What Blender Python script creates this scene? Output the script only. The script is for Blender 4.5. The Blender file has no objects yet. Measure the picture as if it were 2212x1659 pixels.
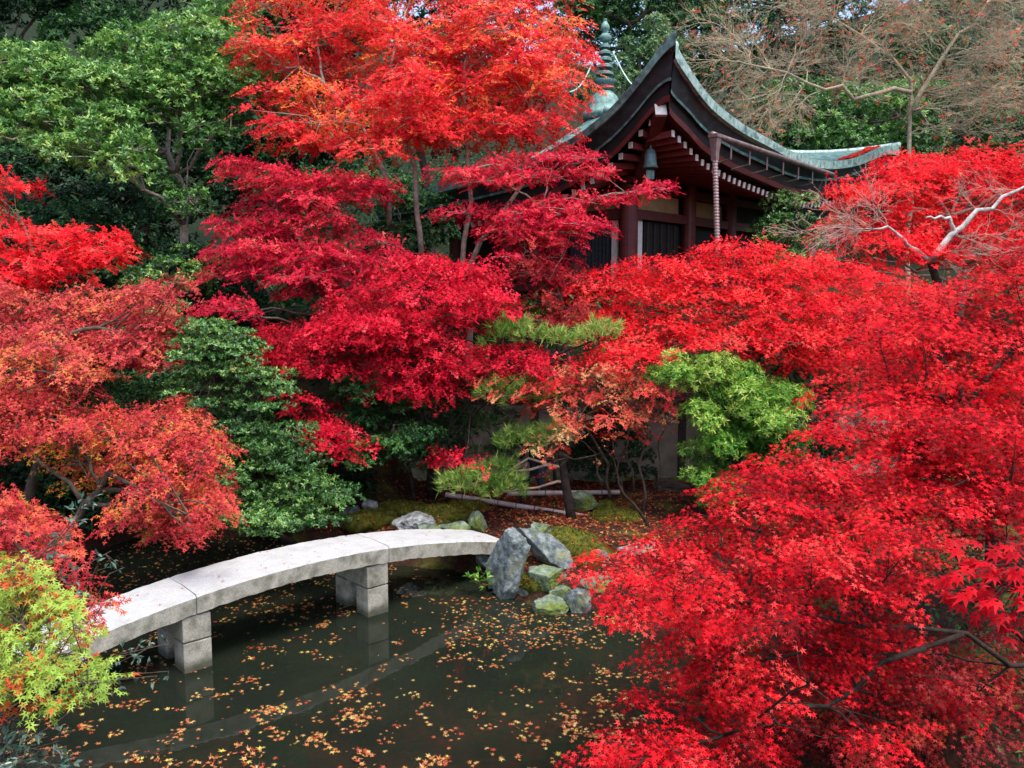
import bpy, bmesh, math, random
import numpy as np
from mathutils import Vector, Matrix

# ------------------------------------------------------------------ camera, sky, sun, exposure
scn = bpy.context.scene
COL = scn.collection
FPX, CX, CY, HZ, CH = 1800.0, 1106.0, 829.5, 640.0, 4.6      # photo 2212 px wide; eye 4.6 m above the pond
PITCH = math.atan((CY - HZ) / FPX)
cp, sp = math.cos(PITCH), math.sin(PITCH)
cam_d = bpy.data.cameras.new('camera')
cam = bpy.data.objects.new('camera', cam_d)
COL.objects.link(cam)
cam.location = (0, 0, CH)
cam.rotation_euler = (math.pi / 2 - PITCH, 0, 0)
cam_d.sensor_width = 36.0
cam_d.lens = 36.0 * FPX / 2212.0
cam_d.clip_end = 2000
cam_d.clip_start = 0.05
scn.camera = cam

SUN_EL, SUN_AZ = math.radians(69), math.radians(140)          # high soft sun behind the viewer's right shoulder
world = bpy.data.worlds.new('World')
scn.world = world
world.use_nodes = True
wn = world.node_tree.nodes
sky = wn.new('ShaderNodeTexSky')
sky.sky_type = 'NISHITA'
sky.sun_disc = False
sky.sun_elevation = SUN_EL
sky.sun_rotation = SUN_AZ
sky.dust_density = 3.0
sky.air_density = 1.0
world.node_tree.links.new(sky.outputs[0], wn['Background'].inputs[0])
wn['Background'].inputs[1].default_value = 0.15
sun_d = bpy.data.lights.new('sun', 'SUN')
sun_d.energy = 1.5
sun_d.angle = math.radians(18)
sun_d.color = (1.0, 0.96, 0.9)
sun = bpy.data.objects.new('sun', sun_d)
COL.objects.link(sun)
sv = Vector((math.sin(SUN_AZ) * math.cos(SUN_EL), math.cos(SUN_AZ) * math.cos(SUN_EL), math.sin(SUN_EL)))
sun.rotation_euler = sv.to_track_quat('Z', 'Y').to_euler()
scn.view_settings.view_transform = 'Standard'
scn.view_settings.look = 'None'
scn.view_settings.exposure = 1.38
scn.view_settings.gamma = 1.0
scn.view_settings.use_curve_mapping = False

# ------------------------------------------------------------------ helpers
RNG = np.random.default_rng(11)
random.seed(5)
DENS = 1.35

def ray(u, v):
    a = (u - CX) / FPX
    b = (CY - v) / FPX
    return a, cp + b * sp, -sp + b * cp

def at(u, v, Y):                      # a point of the place: seen at (u, v), Y metres ahead
    d = ray(u, v)
    t = Y / d[1]
    return np.array((d[0] * t, Y, CH + d[2] * t))

def gr(u, v, z=0.0):
    d = ray(u, v)
    t = (z - CH) / d[2]
    return np.array((d[0] * t, d[1] * t, z))

def S(t):
    t = np.clip(t, 0, 1)
    return t * t * (3 - 2 * t)

def mesh_obj(name, mesh, mats, parent=None):
    o = bpy.data.objects.new(name, mesh)
    COL.objects.link(o)
    for m in (mats if isinstance(mats, (list, tuple)) else [mats]):
        mesh.materials.append(m)
    if parent is not None:
        o.parent = parent
    return o

def props(o, label=None, cat=None, group=None, kind=None):
    if label: o['label'] = label
    if cat: o['category'] = cat
    if group: o['group'] = group
    if kind: o['kind'] = kind
    return o

def thing(name, label, cat, loc=(0, 0, 0), group=None):
    o = bpy.data.objects.new(name, None)
    o.empty_display_size = 0.2
    COL.objects.link(o)
    o.location = tuple(float(q) for q in loc)
    return props(o, label, cat, group)

class MB:
    """collects vertices and faces for one mesh object"""
    def __init__(s):
        s.v, s.f = [], []
    def box(s, c, sx, sy, sz, ax=None, bev=0.0):
        ax = np.eye(3) if ax is None else ax
        n = len(s.v)
        for dx in (-.5, .5):
            for dy in (-.5, .5):
                for dz in (-.5, .5):
                    s.v.append(np.array(c) + ax[0] * dx * sx + ax[1] * dy * sy + ax[2] * dz * sz)
        for q in ((0, 1, 3, 2), (4, 6, 7, 5), (0, 4, 5, 1), (2, 3, 7, 6), (0, 2, 6, 4), (1, 5, 7, 3)):
            s.f.append(tuple(n + i for i in q))
    def tube(s, pts, rad, sides=6, cap=True):
        pts = [np.array(p, float) for p in pts]
        m = len(pts)
        rad = [rad] * m if np.isscalar(rad) else rad
        n0 = len(s.v)
        prev = None
        for i in range(m):
            d = pts[min(i + 1, m - 1)] - pts[max(i - 1, 0)]
            d = d / (np.linalg.norm(d) + 1e-9)
            if prev is None:
                ref = np.array((0, 0, 1.)) if abs(d[2]) < .9 else np.array((1., 0, 0))
            else:
                ref = prev
            a = ref - d * np.dot(ref, d)
            a /= (np.linalg.norm(a) + 1e-9)
            prev = a
            b = np.cross(d, a)
            for k in range(sides):
                t = 2 * math.pi * k / sides
                s.v.append(pts[i] + (a * math.cos(t) + b * math.sin(t)) * rad[i])
        for i in range(m - 1):
            for k in range(sides):
                k2 = (k + 1) % sides
                s.f.append((n0 + i * sides + k, n0 + i * sides + k2, n0 + (i + 1) * sides + k2, n0 + (i + 1) * sides + k))
        if cap:
            s.f.append(tuple(n0 + k for k in range(sides))[::-1])
            s.f.append(tuple(n0 + (m - 1) * sides + k for k in range(sides)))
    def lathe(s, c, prof, sides=16, cap=True):
        n0 = len(s.v)
        for (r, z) in prof:
            for k in range(sides):
                t = 2 * math.pi * k / sides
                s.v.append(np.array((c[0] + r * math.cos(t), c[1] + r * math.sin(t), c[2] + z)))
        for i in range(len(prof) - 1):
            for k in range(sides):
                k2 = (k + 1) % sides
                s.f.append((n0 + i * sides + k, n0 + i * sides + k2, n0 + (i + 1) * sides + k2, n0 + (i + 1) * sides + k))
        if cap:
            s.f.append(tuple(n0 + k for k in range(sides))[::-1])
            s.f.append(tuple(n0 + (len(prof) - 1) * sides + k for k in range(sides)))
    def strip(s, A, B):                # quads between two polylines
        n0 = len(s.v)
        m = len(A)
        s.v += [np.array(p) for p in A] + [np.array(p) for p in B]
        for i in range(m - 1):
            s.f.append((n0 + i, n0 + i + 1, n0 + m + i + 1, n0 + m + i))
    def grid(s, P):                    # P: (n, m, 3)
        n, m = P.shape[:2]
        n0 = len(s.v)
        s.v += list(P.reshape(-1, 3))
        for i in range(n - 1):
            for j in range(m - 1):
                a = n0 + i * m + j
                s.f.append((a, a + m, a + m + 1, a + 1))
    def build(s, name, mat, parent=None, base=(0, 0, 0), smooth=False, bevel=0.0, fix=True):
        me = bpy.data.meshes.new(name)
        b = np.array(base, float)
        me.from_pydata([tuple(float(q) for q in (np.array(p) - b)) for p in s.v], [], s.f)
        if fix or bevel:
            bm = bmesh.new()
            bm.from_mesh(me)
            if bevel:
                bmesh.ops.bevel(bm, geom=bm.edges[:], offset=bevel, segments=2, affect='EDGES', profile=0.6)
            bmesh.ops.recalc_face_normals(bm, faces=bm.faces[:])
            bm.to_mesh(me)
            bm.free()
        if smooth:
            me.polygons.foreach_set('use_smooth', [True] * len(me.polygons))
        me.update()
        return mesh_obj(name, me, mat, parent)

# ------------------------------------------------------------------ materials
def mat_new(name):
    m = bpy.data.materials.new(name)
    m.use_nodes = True
    nt = m.node_tree
    return m, nt, nt.nodes['Principled BSDF'], nt.nodes['Material Output']

def ramp(nt, stops):
    r = nt.nodes.new('ShaderNodeValToRGB')
    e = r.color_ramp.elements
    while len(e) < len(stops):
        e.new(0.5)
    for i, (p, c) in enumerate(stops):
        e[i].position = p
        e[i].color = (c[0], c[1], c[2], 1)
    return r

def noise(nt, scale, detail=4, rough=.55, coord='Object', vec=None):
    n = nt.nodes.new('ShaderNodeTexNoise')
    n.inputs['Scale'].default_value = scale
    n.inputs['Detail'].default_value = detail
    n.inputs['Roughness'].default_value = rough
    if vec is None:
        t = nt.nodes.new('ShaderNodeTexCoord')
        vec = t.outputs[coord]
    nt.links.new(vec, n.inputs['Vector'])
    return n

def leaf_mat(name, stops, trans=.32, rough=.46, spec=.16, tboost=1.3):
    m, nt, b, out = mat_new(name)
    a = nt.nodes.new('ShaderNodeAttribute')
    a.attribute_name = 'tint'
    r = ramp(nt, stops)
    nt.links.new(a.outputs['Fac'], r.inputs['Fac'])
    nt.links.new(r.outputs['Color'], b.inputs['Base Color'])
    b.inputs['Roughness'].default_value = rough
    b.inputs['Specular IOR Level'].default_value = spec
    t = nt.nodes.new('ShaderNodeBsdfTranslucent')
    g = nt.nodes.new('ShaderNodeMix')
    g.data_type = 'RGBA'
    g.blend_type = 'MULTIPLY'
    g.inputs[0].default_value = 1
    nt.links.new(r.outputs['Color'], g.inputs[6])
    g.inputs[7].default_value = (tboost, tboost, tboost, 1)
    nt.links.new(g.outputs[2], t.inputs['Color'])
    mx = nt.nodes.new('ShaderNodeMixShader')
    mx.inputs[0].default_value = trans
    nt.links.new(b.outputs[0], mx.inputs[1])
    nt.links.new(t.outputs[0], mx.inputs[2])
    nt.links.new(mx.outputs[0], out.inputs['Surface'])
    return m

def surf_mat(name, stops, scale=6., rough=.75, bump=.3, bscale=40., detail=6, metal=0., spec=.4, stops2=None, scale2=1.2, amt2=(.45, .62)):
    m, nt, b, out = mat_new(name)
    n = noise(nt, scale, detail)
    r = ramp(nt, stops)
    nt.links.new(n.outputs['Fac'], r.inputs['Fac'])
    colr = r.outputs['Color']
    if stops2:
        n2 = noise(nt, scale2, 5, .6)
        r2 = ramp(nt, [(amt2[0], (0, 0, 0)), (amt2[1], (1, 1, 1))])
        nt.links.new(n2.outputs['Fac'], r2.inputs['Fac'])
        n3 = noise(nt, scale * 1.7, detail)
        r3 = ramp(nt, stops2)
        nt.links.new(n3.outputs['Fac'], r3.inputs['Fac'])
        mx = nt.nodes.new('ShaderNodeMix')
        mx.data_type = 'RGBA'
        nt.links.new(r2.outputs['Color'], mx.inputs[0])
        nt.links.new(colr, mx.inputs[6])
        nt.links.new(r3.outputs['Color'], mx.inputs[7])
        colr = mx.outputs[2]
    nt.links.new(colr, b.inputs['Base Color'])
    b.inputs['Roughness'].default_value = rough
    b.inputs['Metallic'].default_value = metal
    b.inputs['Specular IOR Level'].default_value = spec
    if bump:
        nb = noise(nt, bscale, 6, .65)
        bp = nt.nodes.new('ShaderNodeBump')
        bp.inputs['Strength'].default_value = bump
        bp.inputs['Distance'].default_value = .03
        nt.links.new(nb.outputs['Fac'], bp.inputs['Height'])
        nt.links.new(bp.outputs[0], b.inputs['Normal'])
    return m

M = {}
# reds, greens: (tint 0 .. 1)
M['scarlet'] = leaf_mat('scarlet_leaf', [(0, (.20, .004, .007)), (.36, (.66, .006, .016)), (.78, (.82, .016, .026)), (1, (.84, .070, .060))], spec=.08, rough=.5)  # lowest tint paints shaded leaves, top tint their pinkish highlights
M['ruby'] = leaf_mat('ruby_leaf', [(0, (.20, .003, .010)), (.4, (.64, .007, .030)), (.8, (.80, .022, .056)), (1, (.82, .095, .11))], spec=.1, rough=.5)
M['crimson'] = leaf_mat('crimson_leaf', [(0, (.26, .004, .020)), (.5, (.58, .012, .040)), (.85, (.72, .045, .070)), (1, (.72, .12, .09))], spec=.09, rough=.5)
M['rose'] = leaf_mat('rose_red_leaf', [(0, (.32, .012, .022)), (.45, (.56, .058, .062)), (.8, (.64, .12, .075)), (1, (.60, .21, .05))])
M['coral'] = leaf_mat('coral_leaf', [(0, (.34, .014, .026)), (.45, (.60, .058, .052)), (.78, (.66, .13, .05)), (1, (.46, .23, .025))])
M['vermilion'] = leaf_mat('vermilion_leaf', [(0, (.48, .008, .018)), (.35, (.74, .022, .030)), (.6, (.80, .065, .050)), (.8, (.82, .14, .075)), (1, (.80, .27, .05))], spec=.1)
M['darkred'] = leaf_mat('dark_red_leaf', [(0, (.16, .006, .010)), (.6, (.34, .016, .022)), (1, (.5, .06, .03))])
M['lime'] = leaf_mat('lime_leaf', [(0, (.62, .07, .03)), (.22, (.60, .16, .04)), (.34, (.28, .37, .045)), (1, (.34, .52, .085))])
M['tan'] = leaf_mat('tan_orange_leaf', [(0, (.60, .03, .03)), (.4, (.62, .11, .06)), (.7, (.58, .22, .09)), (1, (.56, .36, .16))])
M['bush'] = leaf_mat('bright_bush_leaf', [(0, (.03, .12, .014)), (.5, (.09, .27, .03)), (.8, (.22, .40, .05)), (1, (.42, .52, .11))], trans=.25)
M['andromeda'] = leaf_mat('whorled_evergreen_leaf', [(0, (.022, .075, .018)), (.5, (.085, .225, .045)), (.85, (.18, .36, .07)), (1, (.32, .46, .11))], trans=.25, rough=.36, spec=.4)
M['glossy'] = leaf_mat('glossy_evergreen_leaf', [(0, (.012, .05, .014)), (.5, (.075, .20, .04)), (.85, (.17, .32, .065)), (1, (.26, .38, .10))], trans=.18, rough=.34, spec=.4)
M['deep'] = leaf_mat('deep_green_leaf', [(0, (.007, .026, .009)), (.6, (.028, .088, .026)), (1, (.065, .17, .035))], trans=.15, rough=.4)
M['pale'] = leaf_mat('pale_green_leaf', [(0, (.05, .11, .05)), (.6, (.12, .22, .09)), (1, (.22, .32, .14))], trans=.2)
M['needle'] = leaf_mat('pine_needle', [(0, (.06, .15, .025)), (.5, (.19, .34, .055)), (1, (.42, .46, .13))], trans=.2)
M['grey'] = leaf_mat('grey_green_leaf', [(0, (.03, .07, .05)), (.7, (.09, .16, .11)), (1, (.20, .24, .19))], trans=.15, rough=.3, spec=.5)
M['fallen'] = leaf_mat('fallen_leaf', [(0, (.22, .02, .012)), (.35, (.38, .06, .02)), (.7, (.34, .14, .04)), (1, (.45, .28, .08))], trans=.1, rough=.5)
M['floating'] = leaf_mat('floating_leaf', [(0, (.34, .035, .02)), (.25, (.44, .11, .035)), (.55, (.48, .21, .06)), (.8, (.54, .34, .13)), (1, (.56, .46, .08))], trans=.1, rough=.3, spec=.5)

def bark(name, a, b, sc=9):
    return surf_mat(name, [(.3, a), (.7, b)], scale=sc, rough=.95, bump=.7, bscale=30, spec=.08)
M['bark_silver'] = bark('silver_bark', (.26, .24, .22), (.58, .54, .50))
M['bark_pale'] = bark('pale_bark', (.17, .13, .10), (.42, .36, .30))
M['bark_dark'] = bark('dark_bark', (.016, .012, .010), (.05, .036, .03))
M['bark_mid'] = bark('brown_bark', (.06, .045, .035), (.16, .12, .09))
M['bark_twig'] = bark('olive_tan_twig_bark', (.26, .21, .13), (.48, .40, .28))
M['bark_tan'] = bark('tan_twig_bark', (.24, .17, .11), (.46, .36, .26))

M['granite'] = surf_mat('weathered_granite', [(.25, (.27, .275, .27)), (.5, (.40, .405, .40)), (.75, (.50, .505, .50))], scale=55, rough=.8, bump=.5, bscale=60,
                        stops2=[(.3, (.22, .22, .20)), (.7, (.40, .39, .36))], scale2=4.5, amt2=(.42, .80))
M['granite_side'] = surf_mat('stained_granite', [(.25, (.20, .19, .155)), (.5, (.33, .315, .26)), (.75, (.43, .41, .34))], scale=50, rough=.85, bump=.4, bscale=80,
                             stops2=[(.3, (.05, .055, .035)), (.7, (.20, .19, .14))], scale2=5.0, amt2=(.46, .70))
def waterline(m, z0, z1, colr):
    """algae and damp left by the water on the foot of a stone"""
    nt = m.node_tree
    b = nt.nodes['Principled BSDF']
    src = b.inputs['Base Color'].links[0].from_socket
    tc = nt.nodes.new('ShaderNodeTexCoord')
    sx = nt.nodes.new('ShaderNodeSeparateXYZ')
    nt.links.new(tc.outputs['Object'], sx.inputs[0])
    n = noise(nt, 9, 4, .6, vec=tc.outputs['Object'])
    ad = nt.nodes.new('ShaderNodeMath'); ad.operation = 'MULTIPLY_ADD'
    nt.links.new(n.outputs['Fac'], ad.inputs[0]); ad.inputs[1].default_value = .16
    nt.links.new(sx.outputs['Z'], ad.inputs[2])
    mr = nt.nodes.new('ShaderNodeMapRange')
    mr.inputs[1].default_value, mr.inputs[2].default_value, mr.inputs[3].default_value, mr.inputs[4].default_value = z0 + .08, z1 + .08, .85, 0
    nt.links.new(ad.outputs[0], mr.inputs[0])
    mx = nt.nodes.new('ShaderNodeMix'); mx.data_type = 'RGBA'
    nt.links.new(mr.outputs[0], mx.inputs[0]); nt.links.new(src, mx.inputs[6]); mx.inputs[7].default_value = (*colr, 1)
    nt.links.new(mx.outputs[2], b.inputs['Base Color'])
waterline(M['granite_side'], .05, .17, (.035, .038, .02))
M['rock'] = surf_mat('blue_grey_rock', [(.32, (.035, .045, .048)), (.48, (.11, .135, .135)), (.6, (.19, .22, .215)), (.74, (.34, .37, .36))], scale=8, rough=.75, bump=1., bscale=22,
                     stops2=[(.3, (.10, .11, .05)), (.7, (.24, .25, .12))], scale2=3.0, amt2=(.52, .66))
M['rock_pale'] = surf_mat('pale_rock', [(.32, (.06, .065, .065)), (.48, (.17, .18, .18)), (.7, (.36, .37, .36))], scale=8, rough=.7, bump=.8, bscale=12)
M['rock_green'] = surf_mat('lichen_rock', [(.32, (.04, .06, .045)), (.5, (.13, .17, .12)), (.72, (.28, .34, .27))], scale=9, rough=.8, bump=.8, bscale=16,
                           stops2=[(.3, (.06, .09, .015)), (.7, (.15, .19, .03))], scale2=2.5, amt2=(.45, .6))
M['moss'] = surf_mat('moss', [(.3, (.025, .03, .006)), (.48, (.075, .085, .012)), (.62, (.13, .125, .018)), (.78, (.20, .16, .03))], scale=9, rough=.95, bump=1., bscale=60, spec=.1)
M['plaster'] = surf_mat('old_plaster', [(.3, (.15, .145, .11)), (.6, (.27, .26, .21)), (.8, (.36, .34, .29))], scale=3, rough=.9, bump=.2, bscale=30,
                        stops2=[(.3, (.06, .06, .03)), (.7, (.14, .14, .075))], scale2=1.1, amt2=(.5, .7))
M['timber_dark'] = surf_mat('dark_timber', [(.3, (.018, .013, .011)), (.7, (.05, .036, .03))], scale=8, rough=.7, bump=.3)
M['red_lacquer'] = surf_mat('red_lacquered_timber', [(.3, (.065, .008, .008)), (.6, (.115, .014, .012)), (.8, (.155, .025, .02))], scale=5, rough=.5, bump=.15, bscale=25)
M['rafter_red'] = surf_mat('faded_red_timber', [(.3, (.12, .016, .016)), (.7, (.22, .036, .032))], scale=6, rough=.55, bump=.15, bscale=25)
M['white_paint'] = surf_mat('white_paint', [(.3, (.62, .58, .52)), (.7, (.80, .77, .71))], scale=12, rough=.6, bump=.1)
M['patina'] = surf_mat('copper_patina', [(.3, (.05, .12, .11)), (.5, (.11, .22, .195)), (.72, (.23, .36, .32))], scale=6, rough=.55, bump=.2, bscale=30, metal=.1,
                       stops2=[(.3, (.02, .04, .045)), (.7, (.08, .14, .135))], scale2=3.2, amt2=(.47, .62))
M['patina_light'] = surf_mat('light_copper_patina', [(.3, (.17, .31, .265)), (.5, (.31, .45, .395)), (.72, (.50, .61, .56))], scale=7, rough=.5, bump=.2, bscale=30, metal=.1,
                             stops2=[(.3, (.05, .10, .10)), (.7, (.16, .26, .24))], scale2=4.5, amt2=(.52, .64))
M['copper_dark'] = surf_mat('dark_copper', [(.3, (.010, .013, .014)), (.6, (.028, .038, .040)), (.8, (.05, .085, .08))], scale=4, rough=.55, bump=.15, bscale=25, metal=.2)
M['copper_brown'] = surf_mat('brown_copper', [(.3, (.10, .065, .06)), (.7, (.24, .17, .16))], scale=6, rough=.45, bump=.1, metal=.3)
M['bronze'] = surf_mat('patinated_bronze', [(.3, (.05, .10, .10)), (.7, (.16, .26, .25))], scale=14, rough=.5, bump=.2, metal=.3)
M['tan_wall'] = surf_mat('ochre_plaster', [(.3, (.30, .20, .10)), (.7, (.42, .30, .17))], scale=4, rough=.9, bump=.1)
M['lattice_blue'] = surf_mat('blue_grey_timber', [(.3, (.018, .026, .032)), (.7, (.045, .056, .066))], scale=8, rough=.7, bump=.2)
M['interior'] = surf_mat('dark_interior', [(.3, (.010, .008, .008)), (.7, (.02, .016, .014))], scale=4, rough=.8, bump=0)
M['bamboo'] = surf_mat('dry_bamboo', [(.3, (.30, .23, .22)), (.55, (.44, .36, .35)), (.8, (.54, .46, .44))], scale=7, rough=.45, bump=.1)
M['bamboo_joint'] = surf_mat('bamboo_joint', [(.3, (.10, .06, .05)), (.7, (.20, .13, .10))], scale=9, rough=.6, bump=.1)
M['chain_metal'] = surf_mat('chain_copper', [(.3, (.16, .09, .085)), (.7, (.40, .28, .27))], scale=15, rough=.4, bump=.1, metal=.3)
M['carp'] = surf_mat('dark_carp', [(.3, (.010, .010, .008)), (.7, (.03, .028, .02))], scale=20, rough=.4, bump=.1)
M['navy'] = surf_mat('navy_cloth', [(.3, (.006, .006, .022)), (.7, (.012, .012, .05))], scale=14, rough=.85, bump=.3)
M['denim'] = surf_mat('blue_denim', [(.3, (.010, .026, .05)), (.7, (.03, .065, .10))], scale=20, rough=.85, bump=.3)
M['skin'] = surf_mat('skin', [(.3, (.46, .28, .20)), (.7, (.56, .36, .27))], scale=10, rough=.6, bump=.05)
M['hair'] = surf_mat('black_hair', [(.3, (.006, .005, .005)), (.7, (.015, .012, .01))], scale=30, rough=.5, bump=.2)
M['shoe'] = surf_mat('dark_shoe', [(.3, (.01, .01, .01)), (.7, (.03, .03, .03))], scale=30, rough=.5, bump=.1)

def ground_mat():
    m, nt, b, out = mat_new('garden_ground')
    tc = nt.nodes.new('ShaderNodeTexCoord')
    n1 = noise(nt, 18, 8, .7, vec=tc.outputs['Object'])
    r1 = ramp(nt, [(.3, (.010, .007, .005)), (.5, (.032, .015, .010)), (.62, (.065, .022, .013)), (.75, (.06, .034, .019))])
    nt.links.new(n1.outputs['Fac'], r1.inputs['Fac'])
    n2 = noise(nt, .9, 6, .65, vec=tc.outputs['Object'])
    r2 = ramp(nt, [(.54, (0, 0, 0)), (.66, (1, 1, 1))])
    nt.links.new(n2.outputs['Fac'], r2.inputs['Fac'])
    n3 = noise(nt, 14, 6, .7, vec=tc.outputs['Object'])
    r3 = ramp(nt, [(.3, (.03, .035, .008)), (.7, (.12, .12, .02))])
    nt.links.new(n3.outputs['Fac'], r3.inputs['Fac'])
    mx = nt.nodes.new('ShaderNodeMix')
    mx.data_type = 'RGBA'
    nt.links.new(r2.outputs['Color'], mx.inputs[0])
    nt.links.new(r1.outputs['Color'], mx.inputs[6])
    nt.links.new(r3.outputs['Color'], mx.inputs[7])
    sx = nt.nodes.new('ShaderNodeSeparateXYZ')
    nt.links.new(tc.outputs['Object'], sx.inputs[0])
    mr = nt.nodes.new('ShaderNodeMapRange')
    mr.inputs[1].default_value, mr.inputs[2].default_value = 1.2, 3.2
    nt.links.new(sx.outputs['Z'], mr.inputs[0])
    r4 = ramp(nt, [(.35, (.006, .010, .005)), (.6, (.018, .030, .012)), (.8, (.035, .03, .015))])
    nt.links.new(n1.outputs['Fac'], r4.inputs['Fac'])
    mh = nt.nodes.new('ShaderNodeMix')
    mh.data_type = 'RGBA'
    nt.links.new(mr.outputs[0], mh.inputs[0])
    nt.links.new(mx.outputs[2], mh.inputs[6])
    nt.links.new(r4.outputs['Color'], mh.inputs[7])
    nt.links.new(mh.outputs[2], b.inputs['Base Color'])
    b.inputs['Roughness'].default_value = .95
    b.inputs['Specular IOR Level'].default_value = .15
    bp = nt.nodes.new('ShaderNodeBump')
    bp.inputs['Strength'].default_value = .8
    bp.inputs['Distance'].default_value = .05
    nt.links.new(n1.outputs['Fac'], bp.inputs['Height'])
    nt.links.new(bp.outputs[0], b.inputs['Normal'])
    return m
M['ground'] = ground_mat()

def water_mat():
    m, nt, b, out = mat_new('pond_water')
    tc = nt.nodes.new('ShaderNodeTexCoord')
    n = noise(nt, .55, 4, .6, vec=tc.outputs['Object'])
    r = ramp(nt, [(.35, (.011, .016, .011)), (.6, (.017, .022, .014)), (.75, (.027, .024, .014))])
    nt.links.new(n.outputs['Fac'], r.inputs['Fac'])
    df = nt.nodes.new('ShaderNodeBsdfDiffuse')
    nt.links.new(r.outputs['Color'], df.inputs['Color'])
    tr = nt.nodes.new('ShaderNodeBsdfTransparent')
    tr.inputs['Color'].default_value = (.55, .62, .45, 1)
    m1 = nt.nodes.new('ShaderNodeMixShader')
    m1.inputs[0].default_value = .30
    nt.links.new(df.outputs[0], m1.inputs[1])
    nt.links.new(tr.outputs[0], m1.inputs[2])
    gl = nt.nodes.new('ShaderNodeBsdfGlossy')
    gl.inputs['Roughness'].default_value = .025
    w = noise(nt, 2.2, 3, .5, vec=tc.outputs['Object'])
    bp = nt.nodes.new('ShaderNodeBump')
    bp.inputs['Strength'].default_value = .06
    bp.inputs['Distance'].default_value = .05
    nt.links.new(w.outputs['Fac'], bp.inputs['Height'])
    nt.links.new(bp.outputs[0], gl.inputs['Normal'])
    fr = nt.nodes.new('ShaderNodeFresnel')
    fr.inputs['IOR'].default_value = 1.31
    m2 = nt.nodes.new('ShaderNodeMixShader')
    nt.links.new(fr.outputs[0], m2.inputs[0])
    nt.links.new(m1.outputs[0], m2.inputs[1])
    nt.links.new(gl.outputs[0], m2.inputs[2])
    nt.links.new(m2.outputs[0], out.inputs['Surface'])
    return m
M['water'] = water_mat()

# ------------------------------------------------------------------ terrain and pond
POND = np.array([(-4.9, 2.5), (-5.0, 6.5), (-5.5, 8.2), (-6.0, 9.6), (-6.9, 11.5), (-7.9, 14.0), (-7.2, 15.6), (-4.8, 15.7), (-3.2, 14.9),
                 (-2.2, 14.0), (-1.0, 13.7), (-.35, 13.2), (-.1, 12.6), (.4, 12.0), (1.1, 12.0), (1.7, 11.4), (2.6, 10.6), (3.6, 9.4), (4.4, 7.4), (4.8, 5.0), (4.8, 2.5)])

def pond_sd(x, y):
    """signed distance to the shore: negative over the water"""
    x = np.asarray(x, float); y = np.asarray(y, float)
    best = np.full(x.shape, 1e9)
    inside = np.zeros(x.shape, bool)
    n = len(POND)
    for i in range(n):
        ax, ay = POND[i]; bx, by = POND[(i + 1) % n]
        ex, ey = bx - ax, by - ay
        t = np.clip(((x - ax) * ex + (y - ay) * ey) / (ex * ex + ey * ey), 0, 1)
        best = np.minimum(best, np.hypot(x - ax - t * ex, y - ay - t * ey))
        c = ((ay > y) != (by > y)) & (x < (bx - ax) * (y - ay) / (by - ay + 1e-12) + ax)
        inside ^= c
    return np.where(inside, -best, best)

def wob(x, y):
    return .5 * np.sin(1.7 * x + 1.1 * np.sin(.9 * y)) * np.cos(1.3 * y + .7 * np.sin(1.1 * x)) + .5 * np.sin(4.1 * x + 2 * np.sin(2.3 * y)) * np.cos(3.7 * y)

def hgt(x, y):
    x = np.asarray(x, float); y = np.asarray(y, float)
    d = pond_sd(x, y)
    h = np.where(d < 0, -.75 * S(-d / .7), .26 * S(d / .18) + .34 * S(d / 1.6))
    wallmask = S((x + 3.2) / 1.2) * S((11.5 - x) / 1.5)
    wall = 1.55 * S((y - 18.12) / .25) + 2.15 * S((y - 18.4) / 1.6)
    slope = 3.7 * S((y - 15.2) / 5.5)
    h = h + np.where(d > 0, wall * wallmask + slope * (1 - wallmask), 0)
    h = h + .5 * np.maximum(0, y - 40) * S((y - 40) / 6) * (y < 90) + .5 * 50 * (y >= 90)
    left = np.maximum(0, -x - 8.5)
    h = h + .38 * np.minimum(left, 30) * S((y - 9) / 6)
    h = h + .25 * np.minimum(np.maximum(0, x - 17), 40)
    return h + .05 * wob(x, y) * S(d / .8)

def axis(fine0, fine1, step, lo, hi):
    a = np.arange(fine0, fine1 + 1e-6, step)
    g, o = [], fine0
    s = step
    while o > lo:
        s *= 1.35; o -= s; g.append(o)
    g2, o, s = [], fine1, step
    while o < hi:
        s *= 1.35; o += s; g2.append(o)
    return np.array(g[::-1] + list(a) + g2)

gx = axis(-16, 18, .2, -500, 500)
gy = axis(1.5, 24, .2, -400, 600)
X, Y = np.meshgrid(gx, gy, indexing='ij')
mb = MB()
mb.grid(np.stack([X, Y, hgt(X, Y)], -1))
ground = mb.build('ground', M['ground'], smooth=True, fix=False)
props(ground, 'leaf-strewn mossy garden ground rising from the pond bank to the wooded hill', None, None, 'structure')
mb = MB()
mb.grid(np.stack(np.meshgrid(np.linspace(-11, 8, 20), np.linspace(1.8, 17.5, 20), indexing='ij') + [np.zeros((20, 20))], -1))
water = mb.build('pond_water', M['water'], fix=False)
props(water, 'dark green still pond water with floating leaves', None, None, 'structure')

# ------------------------------------------------------------------ leaves
def _lobes(n, spread, lens, w, droop):
    V, Fc = [], []
    for a, l in zip(np.radians(np.linspace(-spread, spread, n)), lens):
        c, s_ = math.cos(a), math.sin(a)
        i = len(V)
        V += [(-s_ * w * .5 * -1 + c * .10, -c * w * .5 + s_ * .10, 0.02), (c * l, s_ * l, -droop * l), (-s_ * w * .5 + c * .10, c * w * .5 + s_ * .10, 0.02)]
        Fc.append((i, i + 1, i + 2))
    return np.array(V, float), np.array(Fc)

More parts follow.
